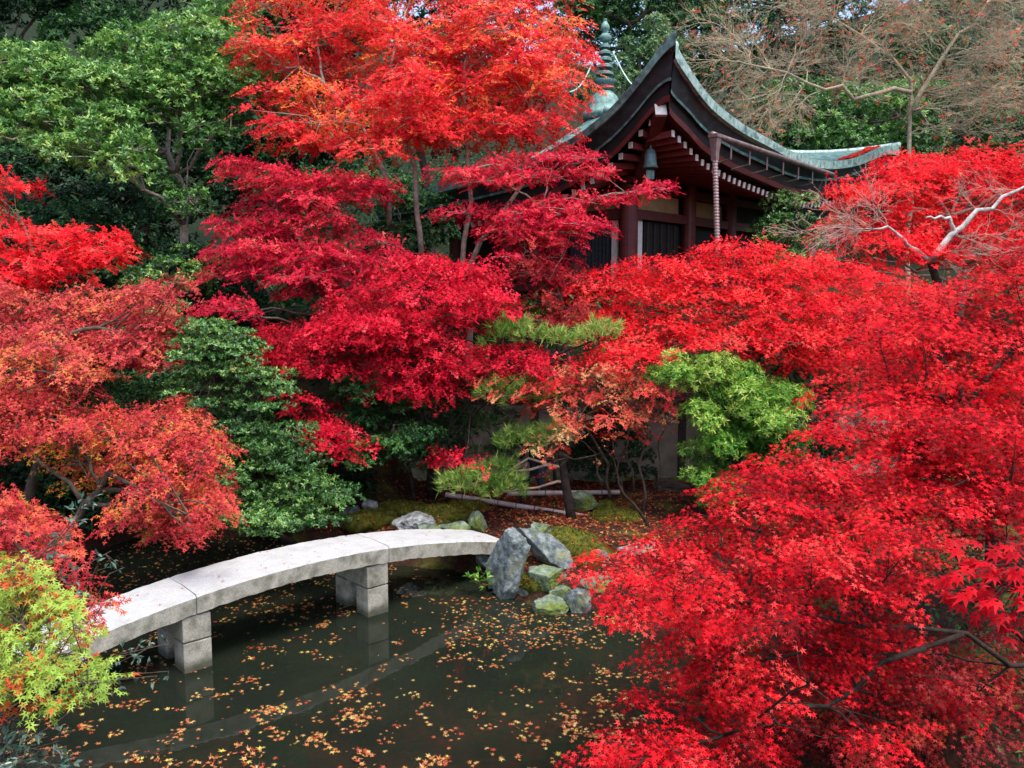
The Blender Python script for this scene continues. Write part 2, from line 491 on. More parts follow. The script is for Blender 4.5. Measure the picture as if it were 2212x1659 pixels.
SH = {
    'star5': _lobes(5, 112, (.62, .88, 1.0, .88, .62), .34, .18),
    'star3': _lobes(3, 78, (.85, 1.0, .85), .52, .18),
    'oval': (np.array([(0, 0, 0), (.5, -.2, .04), (1, 0, -.1), (.5, .2, .04)], float), np.array([(0, 1, 2), (0, 2, 3)])),
    'lance': (np.array([(0, 0, 0), (.45, -.13, .03), (1, 0, -.12), (.45, .13, .03)], float), np.array([(0, 1, 2), (0, 2, 3)])),
    'needle': (np.array([(0, -.05, 0), (1, 0, 0), (0, .05, 0)], float), np.array([(0, 1, 2)])),
}
AREA = {'star5': .60, 'star3': .62, 'oval': .2, 'lance': .13, 'needle': .05}

def unit(a):
    return a / (np.linalg.norm(a, axis=-1, keepdims=True) + 1e-9)

def leaf_mesh(name, P, D, N, size, tint, shape, mat, parent=None, base=(0, 0, 0)):
    """one mesh of many leaves: P root, D tip direction, N blade normal"""
    V, Fc = SH[shape]
    n = len(P)
    x = unit(D)
    z = unit(N - x * np.sum(N * x, -1, keepdims=True))
    y = np.cross(z, x)
    size = np.broadcast_to(size, (n,))
    W = (P - np.array(base))[:, None, :] + size[:, None, None] * (V[None, :, 0:1] * x[:, None] + V[None, :, 1:2] * y[:, None] + V[None, :, 2:3] * z[:, None])
    nv, nf = len(V), len(Fc)
    T = (np.arange(n)[:, None, None] * nv + Fc[None]).reshape(-1).astype(np.int32)
    me = bpy.data.meshes.new(name)
    me.vertices.add(n * nv)
    me.vertices.foreach_set('co', W.reshape(-1).astype(np.float32))
    me.loops.add(n * nf * 3)
    me.loops.foreach_set('vertex_index', T)
    me.polygons.add(n * nf)
    me.polygons.foreach_set('loop_start', np.arange(n * nf, dtype=np.int32) * 3)
    a = me.attributes.new('tint', 'FLOAT', 'FACE')
    a.data.foreach_set('value', np.repeat(np.clip(tint, 0, 1), nf).astype(np.float32))
    me.update(calc_edges=True)
    return mesh_obj(name, me, mat, parent)

def in_poly(x, y, poly):
    ins = np.zeros(np.shape(x), bool)
    n = len(poly)
    for i in range(n):
        ax, ay = poly[i]; bx, by = poly[(i + 1) % n]
        ins ^= ((ay > y) != (by > y)) & (x < (bx - ax) * (y - ay) / (by - ay + 1e-12) + ax)
    return ins

def poly_area(p):
    p = np.array(p, float)
    return .5 * abs(np.dot(p[:, 0], np.roll(p[:, 1], 1)) - np.dot(p[:, 1], np.roll(p[:, 0], 1)))

def region(poly, dtop, dbot, pad, rng, layers=1.6, flat=.42, djit=.5, tint=(.2, .8), grow=1.05, dens=1.05):
    """pads (clumps of foliage) filling the part of the crown seen inside a photo outline; farther at its top than at its foot"""
    poly = np.array(poly, float)
    poly = poly.mean(0) + (poly - poly.mean(0)) * grow
    lo, hi = poly.min(0), poly.max(0)
    A = poly_area(poly)
    n = max(3, int(dens * layers * A / (pad * pad * flat * 2.2)))
    C, R, T = [], [], []
    pts = []
    tries = 0
    while len(C) < n and tries < n * 60:
        tries += 1
        u, v = rng.uniform(lo[0], hi[0]), rng.uniform(lo[1], hi[1])
        if not in_poly(u, v, poly):
            continue
        if any(((u - a) / pad) ** 2 + ((v - b) / (pad * flat * 1.1)) ** 2 < .35 for a, b in pts):
            if rng.random() > .12:
                continue
        pts.append((u, v))
        d = dtop + (dbot - dtop) * (v - lo[1]) / (hi[1] - lo[1] + 1e-6) + rng.normal(0, djit)
        s_ = pad / FPX * d * rng.uniform(.7, 1.3)
        C.append(at(u, v, d)); R.append((s_, s_ * rng.uniform(.8, 1.2), s_ * flat * rng.uniform(.6, 1.1)))
        T.append(rng.uniform(*tint))
    dm = (dtop + dbot) / 2
    return np.array(C), np.array(R), np.array(T), A * (dm / FPX) ** 2

def sprays(C, R, T, nleaf, size, shape, rng, per=9, L=.34, droop=.45, fan=62, jit=.35, clump=.22, leafvar=.16, toward=0.0):
    """flat fan-shaped maple sprays laid over domed pads, drooping outwards"""
    w = R[:, 0] * R[:, 1]
    ns = rng.multinomial(max(1, int(nleaf / per)), w / w.sum())
    idx = np.repeat(np.arange(len(C)), ns)
    m = len(idx)
    r = np.sqrt(rng.random(m)); th = rng.random(m) * 2 * np.pi
    lx, ly = r * np.cos(th), r * np.sin(th)
    Rr = R[idx]
    O = C[idx] + np.stack([Rr[:, 0] * lx, Rr[:, 1] * ly, Rr[:, 2] * (.75 - 1.3 * r ** 2 + rng.normal(0, .33, m))], -1)
    o = np.stack([lx, ly - toward, np.zeros(m)], -1) + rng.normal(0, .38, (m, 3)) * (1, 1, .35)
    o[:, 2] -= droop * (.25 + r)
    o = unit(o)
    up = np.array((0, -.25, 1.)) + rng.normal(0, jit, (m, 3))
    n = unit(up - o * np.sum(up * o, -1, keepdims=True))
    lat = np.cross(n, o)
    k = np.arange(per)
    t = (k + .5) / per
    side = np.where(k % 2 == 0, 1., -1.)
    ang = np.radians(side * fan * (1 - t) ** .7)[None] + rng.normal(0, .24, (m, per))
    Ls = L * rng.uniform(.7, 1.3, m)
    P = O[:, None] + o[:, None] * (Ls[:, None, None] * (t - .45)[None, :, None]) + lat[:, None] * (Ls[:, None, None] * (side * .22 * (1 - t))[None, :, None])
    D = o[:, None] * np.cos(ang)[..., None] + lat[:, None] * np.sin(ang)[..., None]
    D = D + rng.normal(0, .14, D.shape)
    N = n[:, None] + rng.normal(0, .30, D.shape)
    tint = T[idx][:, None] + rng.normal(0, clump, m)[:, None] + rng.normal(0, leafvar, (m, per))
    sz = size * rng.uniform(.72, 1.22, (m, per))
    f = lambda a: a.reshape(-1, 3)
    return f(P), f(D), f(N), sz.reshape(-1), tint.reshape(-1), O, idx

def whorls(C, R, T, nleaf, size, rng, per=8, spread=60, up=.8, clump=.2, leafvar=.18, shell=.35, low=-.35):
    """rosettes of leaves at shoot tips over the outside of rounded clumps"""
    w = R[:, 0] * R[:, 2]
    ns = rng.multinomial(max(1, int(nleaf / per)), w / w.sum())
    idx = np.repeat(np.arange(len(C)), ns)
    m = len(idx)
    d = unit(rng.normal(0, 1, (m, 3)))
    d[:, 2] = np.where(d[:, 2] < low, -d[:, 2], d[:, 2])
    rad = 1 - shell * rng.random(m) ** 2
    O = C[idx] + R[idx] * d * rad[:, None]
    o = unit(d + np.array((0, 0, up)) + rng.normal(0, .25, (m, 3)))
    ref = np.where(np.abs(o[:, 2:3]) < .9, np.array((0, 0, 1.))[None], np.array((1., 0, 0))[None])
    a = unit(np.cross(o, ref)); b = np.cross(o, a)
    ph = (np.arange(per) / per * 2 * np.pi)[None] + rng.random((m, 1)) * 6 + rng.normal(0, .25, (m, per))
    el = np.radians(spread + rng.normal(0, 16, (m, per)))
    rd = a[:, None] * np.cos(ph)[..., None] + b[:, None] * np.sin(ph)[..., None]
    D = o[:, None] * np.cos(el)[..., None] + rd * np.sin(el)[..., None]
    N = o[:, None] * np.sin(el)[..., None] - rd * np.cos(el)[..., None] + rng.normal(0, .2, D.shape)
    P = np.broadcast_to(O[:, None], D.shape) + o[:, None] * rng.uniform(-.4, .3, (m, per, 1)) * size
    tint = T[idx][:, None] + rng.normal(0, clump, m)[:, None] + rng.normal(0, leafvar, (m, per))
    sz = size * rng.uniform(.7, 1.2, (m, per))
    f = lambda q: q.reshape(-1, 3)
    return f(P), f(D), f(N), sz.reshape(-1), tint.reshape(-1), O, idx

def curve(p0, p1, bend, rng, n=6, wig=.06):
    """a bent limb between two points"""
    p0, p1 = np.array(p0, float), np.array(p1, float)
    L = np.linalg.norm(p1 - p0)
    mid = (p0 + p1) / 2 + np.array((0, 0, bend * L)) + rng.normal(0, wig, 3) * L
    t = np.linspace(0, 1, n)[:, None]
    q = (1 - t) ** 2 * p0 + 2 * t * (1 - t) * mid + t ** 2 * p1
    q[1:-1] += rng.normal(0, .022 * L, (n - 2, 3))
    return q

def resample(pts, n):
    pts = np.array(pts, float)
    d = np.r_[0, np.cumsum(np.linalg.norm(np.diff(pts, axis=0), axis=1))]
    s_ = np.linspace(0, d[-1], n)
    return np.stack([np.interp(s_, d, pts[:, k]) for k in range(3)], -1)

def wood(root, base, stems, C, O, idx, rng, mat, rad, nlimb=6, twigs=0, twig_r=.006, bend=.08, limb_mat=None):
    """stems (polylines), limbs out to groups of pads, branches to each pad, twigs to the sprays"""
    tops = []
    for st in stems:
        st = resample(st, 9)
        st[1:-1] += rng.normal(0, .03, (7, 3)) * np.linalg.norm(st[-1] - st[0]) * .4
        m = MB()
        r0 = rad * (1 if len(tops) == 0 else .8)
        m.tube(st, list(np.linspace(r0, r0 * .35, 9)), 8)
        m.build('trunk', mat, root, base, smooth=True, fix=False)
        tops.append((st, r0))
    allst = np.concatenate([t[0] for t in tops])
    k = min(nlimb, len(C))
    cen = C[rng.choice(len(C), k, replace=False)].copy()
    for _ in range(6):
        lab = np.argmin(((C[:, None] - cen[None]) ** 2).sum(-1), 1)
        for j in range(k):
            if (lab == j).any():
                cen[j] = C[lab == j].mean(0)
    br = MB()
    for j in range(k):
        if not (lab == j).any():
            continue
        tgt = cen[j] - np.array((0, 0, .08))
        cost = np.linalg.norm(allst - tgt, axis=1) + 1.2 * np.maximum(0, allst[:, 2] - tgt[2] + .1)
        a = allst[np.argmin(cost)]
        q = curve(a, tgt, bend, rng, 7)
        m = MB()
        m.tube(q, list(np.linspace(rad * .42, rad * .16, 7)), 6)
        m.build('limb', limb_mat or mat, root, base, smooth=True, fix=False)
        for p in np.where(lab == j)[0]:
            s_ = q[rng.integers(3, 7)]
            e = C[p] - np.array((0, 0, .03))
            br.tube(curve(s_, e, bend * .6, rng, 5), list(np.linspace(rad * .16, rad * .06, 5)), 4, cap=False)
    if twigs and O is not None:
        sel = rng.choice(len(O), min(twigs, len(O)), replace=False)
        for i in sel:
            br.tube(curve(C[idx[i]], O[i], .05, rng, 3), [twig_r * 1.6, twig_r * 1.2, twig_r * .6], 3, cap=False)
    b = br.build('branches', limb_mat or mat, root, base, smooth=True, fix=False)
    b['kind'] = 'stuff'

TREES = {}
def maple(label, mat, regs, base_xy, stems=None, size=.062, shape='star3', cover=2.6, bark_m='bark_mid', rad=.09, seed=1, nlimb=6, twigs=120,
          per=9, L=.34, group=None, cat='maple tree', name='maple_tree', droop=.45, twig_r=.006, fan=62, jit=.35, bend=.08, base_z=None, toward=.15, clump=.2):
    rng = np.random.default_rng(seed)
    bz = float(hgt(base_xy[0], base_xy[1])) if base_z is None else base_z
    base = np.array((base_xy[0], base_xy[1], bz))
    root = thing(name, label, cat, base, group)
    Cs, Rs, Ts, A = [], [], [], 0
    for rg in regs:
        c, r, t, a = region(rng=rng, **rg)
        Cs.append(c); Rs.append(r); Ts.append(t); A += a
    C, R, T = np.concatenate(Cs), np.concatenate(Rs), np.concatenate(Ts)
    n = int(DENS * cover * A / (.6 * AREA[shape] * size * size))
    P, D, N, sz, ti, O, idx = sprays(C, R, T, n, size, shape, rng, per, L, droop, fan, jit, toward=toward, clump=clump)
    c = leaf_mesh('crown', P, D, N, sz, ti, shape, M[mat], root, base)
    c['kind'] = 'stuff'
    if stems is None:
        top = C.mean(0)
        stems = [[base, base * .6 + top * .4 + np.array((.2, 0, 0)), top]]
    else:
        stems = [[base - np.array((0, 0, .1))] + [np.array(p) for p in st] if i == 0 else [np.array(p) for p in st] for i, st in enumerate(stems)]
    wood(root, base, stems, C, O, idx, rng, M[bark_m], rad, nlimb, twigs, twig_r, bend)
    TREES[label] = len(P)
    return root

def evergreen(label, mat, regs, base_xy, stems=None, size=.08, cover=2.2, shape='oval', bark_m='bark_mid', rad=.1, seed=1, nlimb=5, twigs=60, per=8,
              name='evergreen_tree', cat='tree', group=None, up=.8, spread=60, shell=.35, low=-.35, base_z=None, clump=.2):
    rng = np.random.default_rng(seed)
    bz = float(hgt(base_xy[0], base_xy[1])) if base_z is None else base_z
    base = np.array((base_xy[0], base_xy[1], bz))
    root = thing(name, label, cat, base, group)
    Cs, Rs, Ts, A = [], [], [], 0
    for rg in regs:
        c, r, t, a = region(rng=rng, **rg)
        Cs.append(c); Rs.append(r); Ts.append(t); A += a
    C, R, T = np.concatenate(Cs), np.concatenate(Rs), np.concatenate(Ts)
    n = int(DENS * cover * A / (.6 * AREA[shape] * size * size))
    P, D, N, sz, ti, O, idx = whorls(C, R, T, n, size, rng, per, spread, up, shell=shell, low=low, clump=clump)
    c = leaf_mesh('crown', P, D, N, sz, ti, shape, M[mat], root, base)
    c['kind'] = 'stuff'
    if stems is None:
        top = C.mean(0)
        stems = [[base - np.array((0, 0, .1)), base * .55 + top * .45 + np.array((.15, 0, 0)), top]]
    else:
        stems = [[base - np.array((0, 0, .1))] + [np.array(p) for p in st] if i == 0 else [np.array(p) for p in st] for i, st in enumerate(stems)]
    wood(root, base, stems, C, O, idx, rng, M[bark_m], rad, nlimb, twigs, .006)
    TREES[label] = len(P)
    return root


# ------------------------------------------------------------------ garden wall at the foot of the terrace
gw = thing('garden_wall', 'pale stained plaster garden wall with dark posts at the foot of the terrace', 'wall', (3.5, 18, .6))
wb = (3.5, 18, .6)
xs = np.arange(-2.7, 10.1, 1.6)
for i in range(len(xs) - 1):
    m = MB()
    m.box(((xs[i] + xs[i + 1]) / 2, 18.0, 1.4), 1.6 - .17, .18, 1.7)
    m.build('wall_panel', M['plaster'], gw, wb)
for x in xs:
    m = MB()
    m.box((x, 17.985, 1.42), .16, .24, 1.86)
    m.build('post', M['timber_dark'], gw, wb, bevel=.01)
m = MB()
m.box((3.6, 18.0, 2.40), 13.2, .42, .07)
m.box((3.6, 18.0, 2.475), 13.2, .26, .08)
m.build('coping', M['timber_dark'], gw, wb)
m = MB()
m.box((3.6, 17.99, .56), 13.0, .34, .26)
m.build('footing', M['rock_green'], gw, wb, bevel=.02)

# ------------------------------------------------------------------ temple hall: a corner of its curved copper roof points at the viewer
FC = np.array((3.7, 19.5))                                   # plan of the near corner of the eaves
RC = np.array((14.0, 30.8))
LC = np.array((-4.6, 27.5))
BC = np.array((6.5, 41.0))
APEX = np.array((3.55, 33.0, 11.75))
hall_base = np.array((5.0, 30.0, 4.3))
hall = thing('temple_hall', 'red timber temple hall with upturned green copper roof above the maples', 'temple hall', hall_base)

def eave_param(c0, c1, uvs):
    """turn traced eave points into (s along the eave, height) so the curve is a real curve in its own vertical plane"""
    out = []
    for u, v in uvs:
        lo, hi = -.2, 1.3
        for _ in range(50):
            m_ = (lo + hi) / 2
            p = c0 + (c1 - c0) * m_
            d = ray(u, v)
            if (p[0] / p[1] - d[0] / d[1]) * (1 if c1[0] > c0[0] else -1) < 0: lo = m_
            else: hi = m_
        p = c0 + (c1 - c0) * lo
        out.append((lo, at(u, v, p[1])[2]))
    return np.array(out)

def prof(c0, c1, uvs, n, extra=None):
    a = eave_param(c0, c1, uvs)
    if extra is not None:
        a = np.vstack([a, extra])
    a = a[np.argsort(a[:, 0])]
    s_ = np.r_[0, np.linspace(0, 1, n)[1:]] ** 1.35
    z = np.interp(s_, a[:, 0], a[:, 1])
    for _ in range(2):
        z[1:-1] = (z[:-2] + 2 * z[1:-1] + z[2:]) / 4
    return s_, z

NE = 41
uR = [(1449, 67), (1463, 98), (1478, 127), (1505, 170), (1536, 213), (1585, 254), (1620, 277), (1656, 296), (1704, 324), (1750, 343), (1800, 350), (1850, 343), (1890, 327), (1925, 310)]
uL = [(1449, 67), (1425, 100), (1400, 135), (1361, 187), (1322, 231), (1283, 264), (1255, 287), (1200, 318), (1150, 342), (1080, 366), (1000, 388), (925, 406), (850, 424)]
sR, zR = prof(FC, RC, uR, NE)
aL = eave_param(FC, LC, uL)
sL, zL = prof(FC, LC, uL, NE, extra=np.array([[1.0, aL[-1, 1] - .02]]) if aL[-1, 0] < 1 else None)

def inset_dir(c0, c1, cen):
    d = (c1 - c0) / np.linalg.norm(c1 - c0)
    n = np.array((-d[1], d[0]))
    if np.dot(cen - c0, n) < 0: n = -n
    return d, n
CEN = APEX[:2]
dR, nR = inset_dir(FC, RC, CEN)
dL, nL = inset_dir(FC, LC, CEN)
bis = (nR + nL)
def mitre(k):
    return k / (1 + np.dot(nR, nL)) * bis                    # corner point inset by k from both eaves

def eave_line(c0, c1, s_, z, inset, drop):
    """the eave curve moved k inwards (mitred at the near corner) and dropped (array or number)"""
    drop = np.broadcast_to(drop, s_.shape)
    c = c0 + mitre(inset) if inset else c0
    nn = nR if c1 is RC else nL
    e = c1 + nn * inset
    p = c[None] + (e - c)[None] * s_[:, None]
    return np.column_stack([p, z - drop])

capR = np.interp(sR, [0, .04, .15, .35, .7, 1], [.31, .25, .22, .20, .24, .32])
capL = np.interp(sL, [0, .04, .2, 1], [.32, .25, .2, .2])
fasR = capR + np.interp(sR, [0, .06, .2, .5, 1], [.68, .50, .42, .34, .30])
fasL = capL + np.interp(sL, [0, .06, .2, .5, 1], [.68, .56, .50, .40, .34])
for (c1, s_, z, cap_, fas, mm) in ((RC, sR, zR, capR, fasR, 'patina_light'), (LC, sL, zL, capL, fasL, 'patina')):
    T0 = eave_line(FC, c1, s_, z, 0, 0)
    T1 = eave_line(FC, c1, s_, z, .02, cap_)
    A = eave_line(FC, c1, s_, z, .16, cap_ + .03)
    I = eave_line(FC, c1, s_, z, .30, fas)
    m = MB(); m.strip(T0, T1); m.strip(T1, A)
    m.build('eave_edge', M[mm], hall, hall_base, fix=False)
    Iu = eave_line(FC, c1, s_, z, .29, fas - .07)
    m = MB(); m.strip(Iu + np.array((0, 0, 0)), I); m.build('fascia_trim', M['patina'], hall, hall_base, fix=False)
    m = MB(); m.strip(A, Iu)
    m.build('fascia', M['copper_dark'], hall, hall_base, fix=False, smooth=True)
    J0 = eave_line(FC, c1, s_, z, .40, fas - .02)
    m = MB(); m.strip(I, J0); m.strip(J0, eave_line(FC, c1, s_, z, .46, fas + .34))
    m.build('eave_gap_shade', M['interior'], hall, hall_base, fix=False)  # near-black strip paints the shade in the gap above the red board
    J1 = eave_line(FC, c1, s_, z, .36, fas + .30)
    J2 = eave_line(FC, c1, s_, z, .38, fas + .44)
    J3 = eave_line(FC, c1, s_, z, .52, fas + .44)
    J4 = eave_line(FC, c1, s_, z, .52, fas + .30)
    m = MB(); m.strip(J4, J1); m.strip(J1, J2); m.strip(J2, J3)
    m.build('eave_board', M['red_lacquer'], hall, hall_base, fix=False)
    # sheathing that the rafters carry
    K0 = eave_line(FC, c1, s_, z, .50, fas + .46)
    K1 = eave_line(FC, c1, s_, z, 3.6, fas + .46)
    K1[:, 2] = np.maximum(K1[:, 2] * .25 + .75 * 8.55, 8.3)
    m = MB(); m.strip(K0, K1)
    m.build('eave_sheathing', M['red_lacquer'], hall, hall_base, fix=False)

def roof_face(E0, ap, name, n=14, sag=1.0):
    P = []
    for p in E0:
        row = []
        for w in np.linspace(0, 1, n):
            q = p * (1 - w) + ap * w
            q = q.copy(); q[2] -= sag * math.sin(math.pi * w) * (1 - .35 * w) 
            row.append(q)
        P.append(row)
    m = MB(); m.grid(np.array(P))
    return m.build(name, M['patina'], hall, hall_base, smooth=True, fix=False)
TR = eave_line(FC, RC, sR, zR, 0, 0); TL = eave_line(FC, LC, sL, zL, 0, 0)
roof_face(TR, APEX, 'roof_slope'); roof_face(TL, APEX, 'roof_slope')
for c0, z0, c1, z1 in ((RC, zR[-1], BC, 9.2), (BC, 9.2, LC, zL[-1])):
    t = np.linspace(0, 1, 12)
    E0 = np.column_stack([c0[None] + (c1 - c0)[None] * t[:, None], z0 + (z1 - z0) * t - 1.2 * np.sin(np.pi * t)])
    roof_face(E0, APEX, 'roof_slope')
    E1 = E0.copy(); E1[:, 2] -= .6
    E1[:, :2] += (CEN - E1[:, :2]) * .03
    m = MB(); m.strip(E0, E1); m.build('eave_edge', M['patina'], hall, hall_base, fix=False)
# ridge roll along the near hip
hip = []
for w in np.linspace(.02, .97, 14):
    q = TR[0] * (1 - w) + APEX * w
    q[2] -= 1.0 * math.sin(math.pi * w) * (1 - .35 * w) - .05
    hip.append(q)
m = MB(); m.tube(hip, .13, 8)
m.build('hip_ridge', M['patina_light'], hall, hall_base, smooth=True)
hipR = [TR[-1] * (1 - w) + APEX * w - np.array((0, 0, math.sin(math.pi * w) * (1 - .35 * w) - .05)) for w in np.linspace(.0, .97, 14)]
m = MB(); m.tube(hipR, .13, 8)
m.build('hip_ridge', M['patina_light'], hall, hall_base, smooth=True)

# rafters with white painted ends under both eaves
def rafters(c1, s_, z, fas, n, dd, nn, u_first, gap):
    L_ = np.linalg.norm(c1 - FC)
    meR = None
    for k in range(n):
        s0 = (u_first + gap * k) / L_
        if s0 > .97: break
        zz = float(np.interp(s0, s_, z - fas)) - .66
        c = FC + mitre(.62)
        p = c + (c1 - FC) * s0
        p3 = np.array((p[0], p[1], zz))
        e = p + nn * 3.3
        ez = max(8.2, zz * .35 + 8.25 * .65)
        # those next to the hip rafter are cut short
        short = min(1.0, (s0 * L_ * 1.05) / 3.3 + .12)
        e3 = p3 + (np.array((e[0], e[1], ez)) - p3) * short
        x = e3 - p3; ln = np.linalg.norm(x); x /= ln
        zz_ = np.array((0, 0, 1.)) - x * x[2]; zz_ /= np.linalg.norm(zz_)
        ax = np.array((x, np.cross(zz_, x), zz_))
        m = MB(); m.box((p3 + e3) / 2, ln, .115, .15, ax)
        r = m.build('rafter', M['rafter_red'], hall, hall_base)
        m = MB(); m.box(p3 - x * .012, .02, .12, .155, ax)
        m.build('end_cap', M['white_paint'], r, hall_base)
rafters(RC, sR, zR, fasR, 46, dR, nR, .30, .285)
rafters(LC, sL, zL, fasL, 34, dL, nL, .42, .30)
# hip rafter with a white end, a bell hanging from it
tipin = FC + mitre(.50)
hp0 = at(1427, 238, tipin[1] + .05)
hp1 = np.array((3.3, 23.2, 7.55))
x = hp1 - hp0; ln = np.linalg.norm(x); x /= ln
zz_ = np.array((0, 0, 1.)) - x * x[2]; zz_ /= np.linalg.norm(zz_)
ax = np.array((x, np.cross(zz_, x), zz_))
m = MB(); m.box((hp0 + hp1) / 2, ln, .28, .36, ax)
hr = m.build('hip_rafter', M['red_lacquer'], hall, hall_base, bevel=.01)
m = MB(); m.box(hp0 - x * .02, .03, .28, .30, ax)
m.build('end_cap', M['white_paint'], hr, hall_base, bevel=.006)
bp = hp0 + x * 1.05 - np.array((0, 0, .22))
bell = thing('wind_bell', 'small green bronze wind bell hanging under the roof corner', 'bell', bp)
m = MB(); m.lathe(bp, [(.05, -.05), (.11, -.09), (.145, -.2), (.16, -.42), (.20, -.52), (.185, -.53), (.14, -.42), (.10, -.15)], 14, cap=False)
m.build('bell_body', M['bronze'], bell, bp, smooth=True)
m = MB(); m.tube([bp + (0, 0, .12), bp + (0, 0, -.06)], .025, 6); m.build('hanger', M['bronze'], bell, bp)
m = MB(); m.tube([bp + (0, 0, -.15), bp + (0, 0, -.56)], .012, 5); m.box(bp + np.array((0, 0, -.68)), .20, .015, .22)
m.build('clapper_plate', M['bronze'], bell, bp)

# gutter on straps along the right eave, leader box and rain chain
g0 = at(1538, 290, 20.35); g1 = at(1800, 378, 26.3)
gut = []
for t in np.linspace(0, 1, 16):
    q = g0 * (1 - t) + g1 * t
    gut.append(q)
m = MB(); m.tube(gut, .075, 8)
gutter = m.build('gutter', M['copper_brown'], hall, hall_base, smooth=True)
for t in np.linspace(.14, .94, 7):
    q = g0 * (1 - t) + g1 * t
    m = MB()
    k = q + np.array((nR[0], nR[1], 0)) * .05
    m.tube([k + (0, 0, .05), k + (0, 0, -.42), k + np.array((nR[0], nR[1], 0)) * .5 + (0, 0, -.5)], .028, 5)
    m.build('strap', M['copper_brown'], gutter, hall_base)
m = MB()
bx = at(1545, 318, 20.35)
n0 = len(m.v)
m.lathe(bx, [(.09, -.32), (.10, -.12), (.13, .08), (.15, .2), (.18, .22), (.18, .30)], 4)
m.build('leader_box', M['copper_brown'], gutter, hall_base)
cb = at(1550, 552, 20.35)
rc = thing('rain_chain', 'twisted copper rain chain hanging from the gutter corner', 'rain chain', bx)
nl = 30
dup_me = None
for k in range(nl):
    t = (k + .5) / nl
    q = bx * (1 - t) + cb * t + np.array((0, 0, -.33 * (1 - t)))
    if dup_me is None:
        m = MB(); m.lathe((0, 0, 0), [(.02, -.07), (.055, -.02), (.075, .05), (.05, .06), (.02, .03)], 8)
        o = m.build('chain_cup', M['chain_metal'], rc, smooth=True); dup_me = o.data
    else:
        o = bpy.data.objects.new('chain_cup', dup_me); COL.objects.link(o); o.parent = rc
    o.location = tuple(q - bx)
m = MB(); m.tube([bx + (0, 0, -.3), cb], .022, 5)
m.build('chain_core', M['copper_brown'], rc, bx)

# walls, pillars, beams under the eaves
PC = np.array((3.18, 23.0))
def wall_side(dirv, nn, length, rightside):
    d = dirv; n3 = np.array((nn[0], nn[1], 0)); d3 = np.array((d[0], d[1], 0)); z3 = np.array((0, 0, 1.))
    ax = np.array((d3, n3, z3))
    def P(t, k, z): return np.array((PC[0] + d[0] * t + nn[0] * k, PC[1] + d[1] * t + nn[1] * k, z))
    def bar(name, t0, t1, z0, z1, k, th, mat, bev=.008):
        m = MB(); m.box(P((t0 + t1) / 2, k, (z0 + z1) / 2), t1 - t0, th, z1 - z0, ax)
        return m.build(name, M[mat], hall, hall_base, bevel=bev)
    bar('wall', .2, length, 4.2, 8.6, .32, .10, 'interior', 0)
    bar('frieze_panel', .25, length * .33, 7.02, 7.48, .22, .06, 'tan_wall', 0)
    bar('frieze_panel', length * .40, length * .64, 7.02, 7.48, .22, .06, 'tan_wall', 0)
    bar('lintel', .2, length, 6.72, 6.98, .05, .24, 'red_lacquer')
    bar('wall_plate', .2, length, 7.5, 7.72, .05, .26, 'red_lacquer')
    bar('sill_beam', .2, length, 4.75, 4.98, .05, .24, 'red_lacquer')
    for t in (length * .365, length * .66, length):
        m = MB(); m.lathe(P(t, 0, 4.3), [(.21, 0), (.21, 4.1)], 14)
        m.build('pillar', M['red_lacquer'], hall, hall_base, smooth=False)
    if rightside:
        bar('white_panel', .44, .86, 4.98, 6.70, .16, .06, 'white_paint', 0)
        dr = bar('door', 1.0, length * .36 - .25, 4.98, 6.70, .2, .08, 'interior', 0)
        for k in range(7):
            t = 1.1 + k * .36
            if t < length * .36 - .3:
                m = MB(); m.box(P(t, .13, 5.84), .05, .05, 1.7, ax); m.build('slat', M['timber_dark'], dr, hall_base)
    else:
        bar('white_panel', .48, .68, 4.98, 6.70, .16, .06, 'white_paint', 0)
        w = bar('window', .74, length * .36 - .25, 4.98, 6.70, .22, .06, 'interior', 0)
        t = .80
        while t < length * .36 - .3:
            m = MB(); m.box(P(t, .14, 5.84), .085, .07, 1.70, ax); m.build('bar', M['lattice_blue'], w, hall_base)
            t += .13
wall_side(dR, nR, 8.6, True)
wall_side(dL, nL, 7.0, False)
m = MB(); m.lathe((PC[0], PC[1], 4.3), [(.25, 0), (.25, 4.1)], 18)
m.build('corner_pillar', M['red_lacquer'], hall, hall_base)
for dd in (dR, dL):
    d3 = np.array((dd[0], dd[1], 0)); o3 = np.array((PC[0], PC[1], 0))
    m = MB(); m.tube([o3 + d3 * .22 + (0, 0, 7.0), o3 + d3 * .42 + (0, 0, 7.12), o3 + d3 * .62 + (0, 0, 7.42)], [.09, .08, .07], 6)
    m.build('bracket_arm', surf_mat('yellow_ochre_timber', [(.3, (.30, .16, .03)), (.7, (.45, .27, .06))], scale=8, rough=.7, bump=.1), hall, hall_base)
for dz, w in ((7.45, .55), (7.68, .8), (7.92, 1.05)):
    m = MB(); m.box((PC[0], PC[1], dz), w, w, .14, np.array(((dR[0], dR[1], 0), (nR[0], nR[1], 0), (0, 0, 1.))))
    m.build('bracket_block', M['red_lacquer'], hall, hall_base, bevel=.01)
m = MB()
q = [FC + mitre(3.0), RC + nR * 3.0 - dR * 3, BC + (CEN - BC) * .3, LC + nL * 3.0 - dL * 3]
n0 = 0
for z in (4.0, 4.75):
    m.v += [np.array((a[0], a[1], z)) for a in q]
m.f += [(0, 1, 2, 3), (7, 6, 5, 4)] + [(i, (i + 1) % 4, 4 + (i + 1) % 4, 4 + i) for i in range(4)]
m.build('podium', M['rock'], hall, hall_base)

FZ = .86
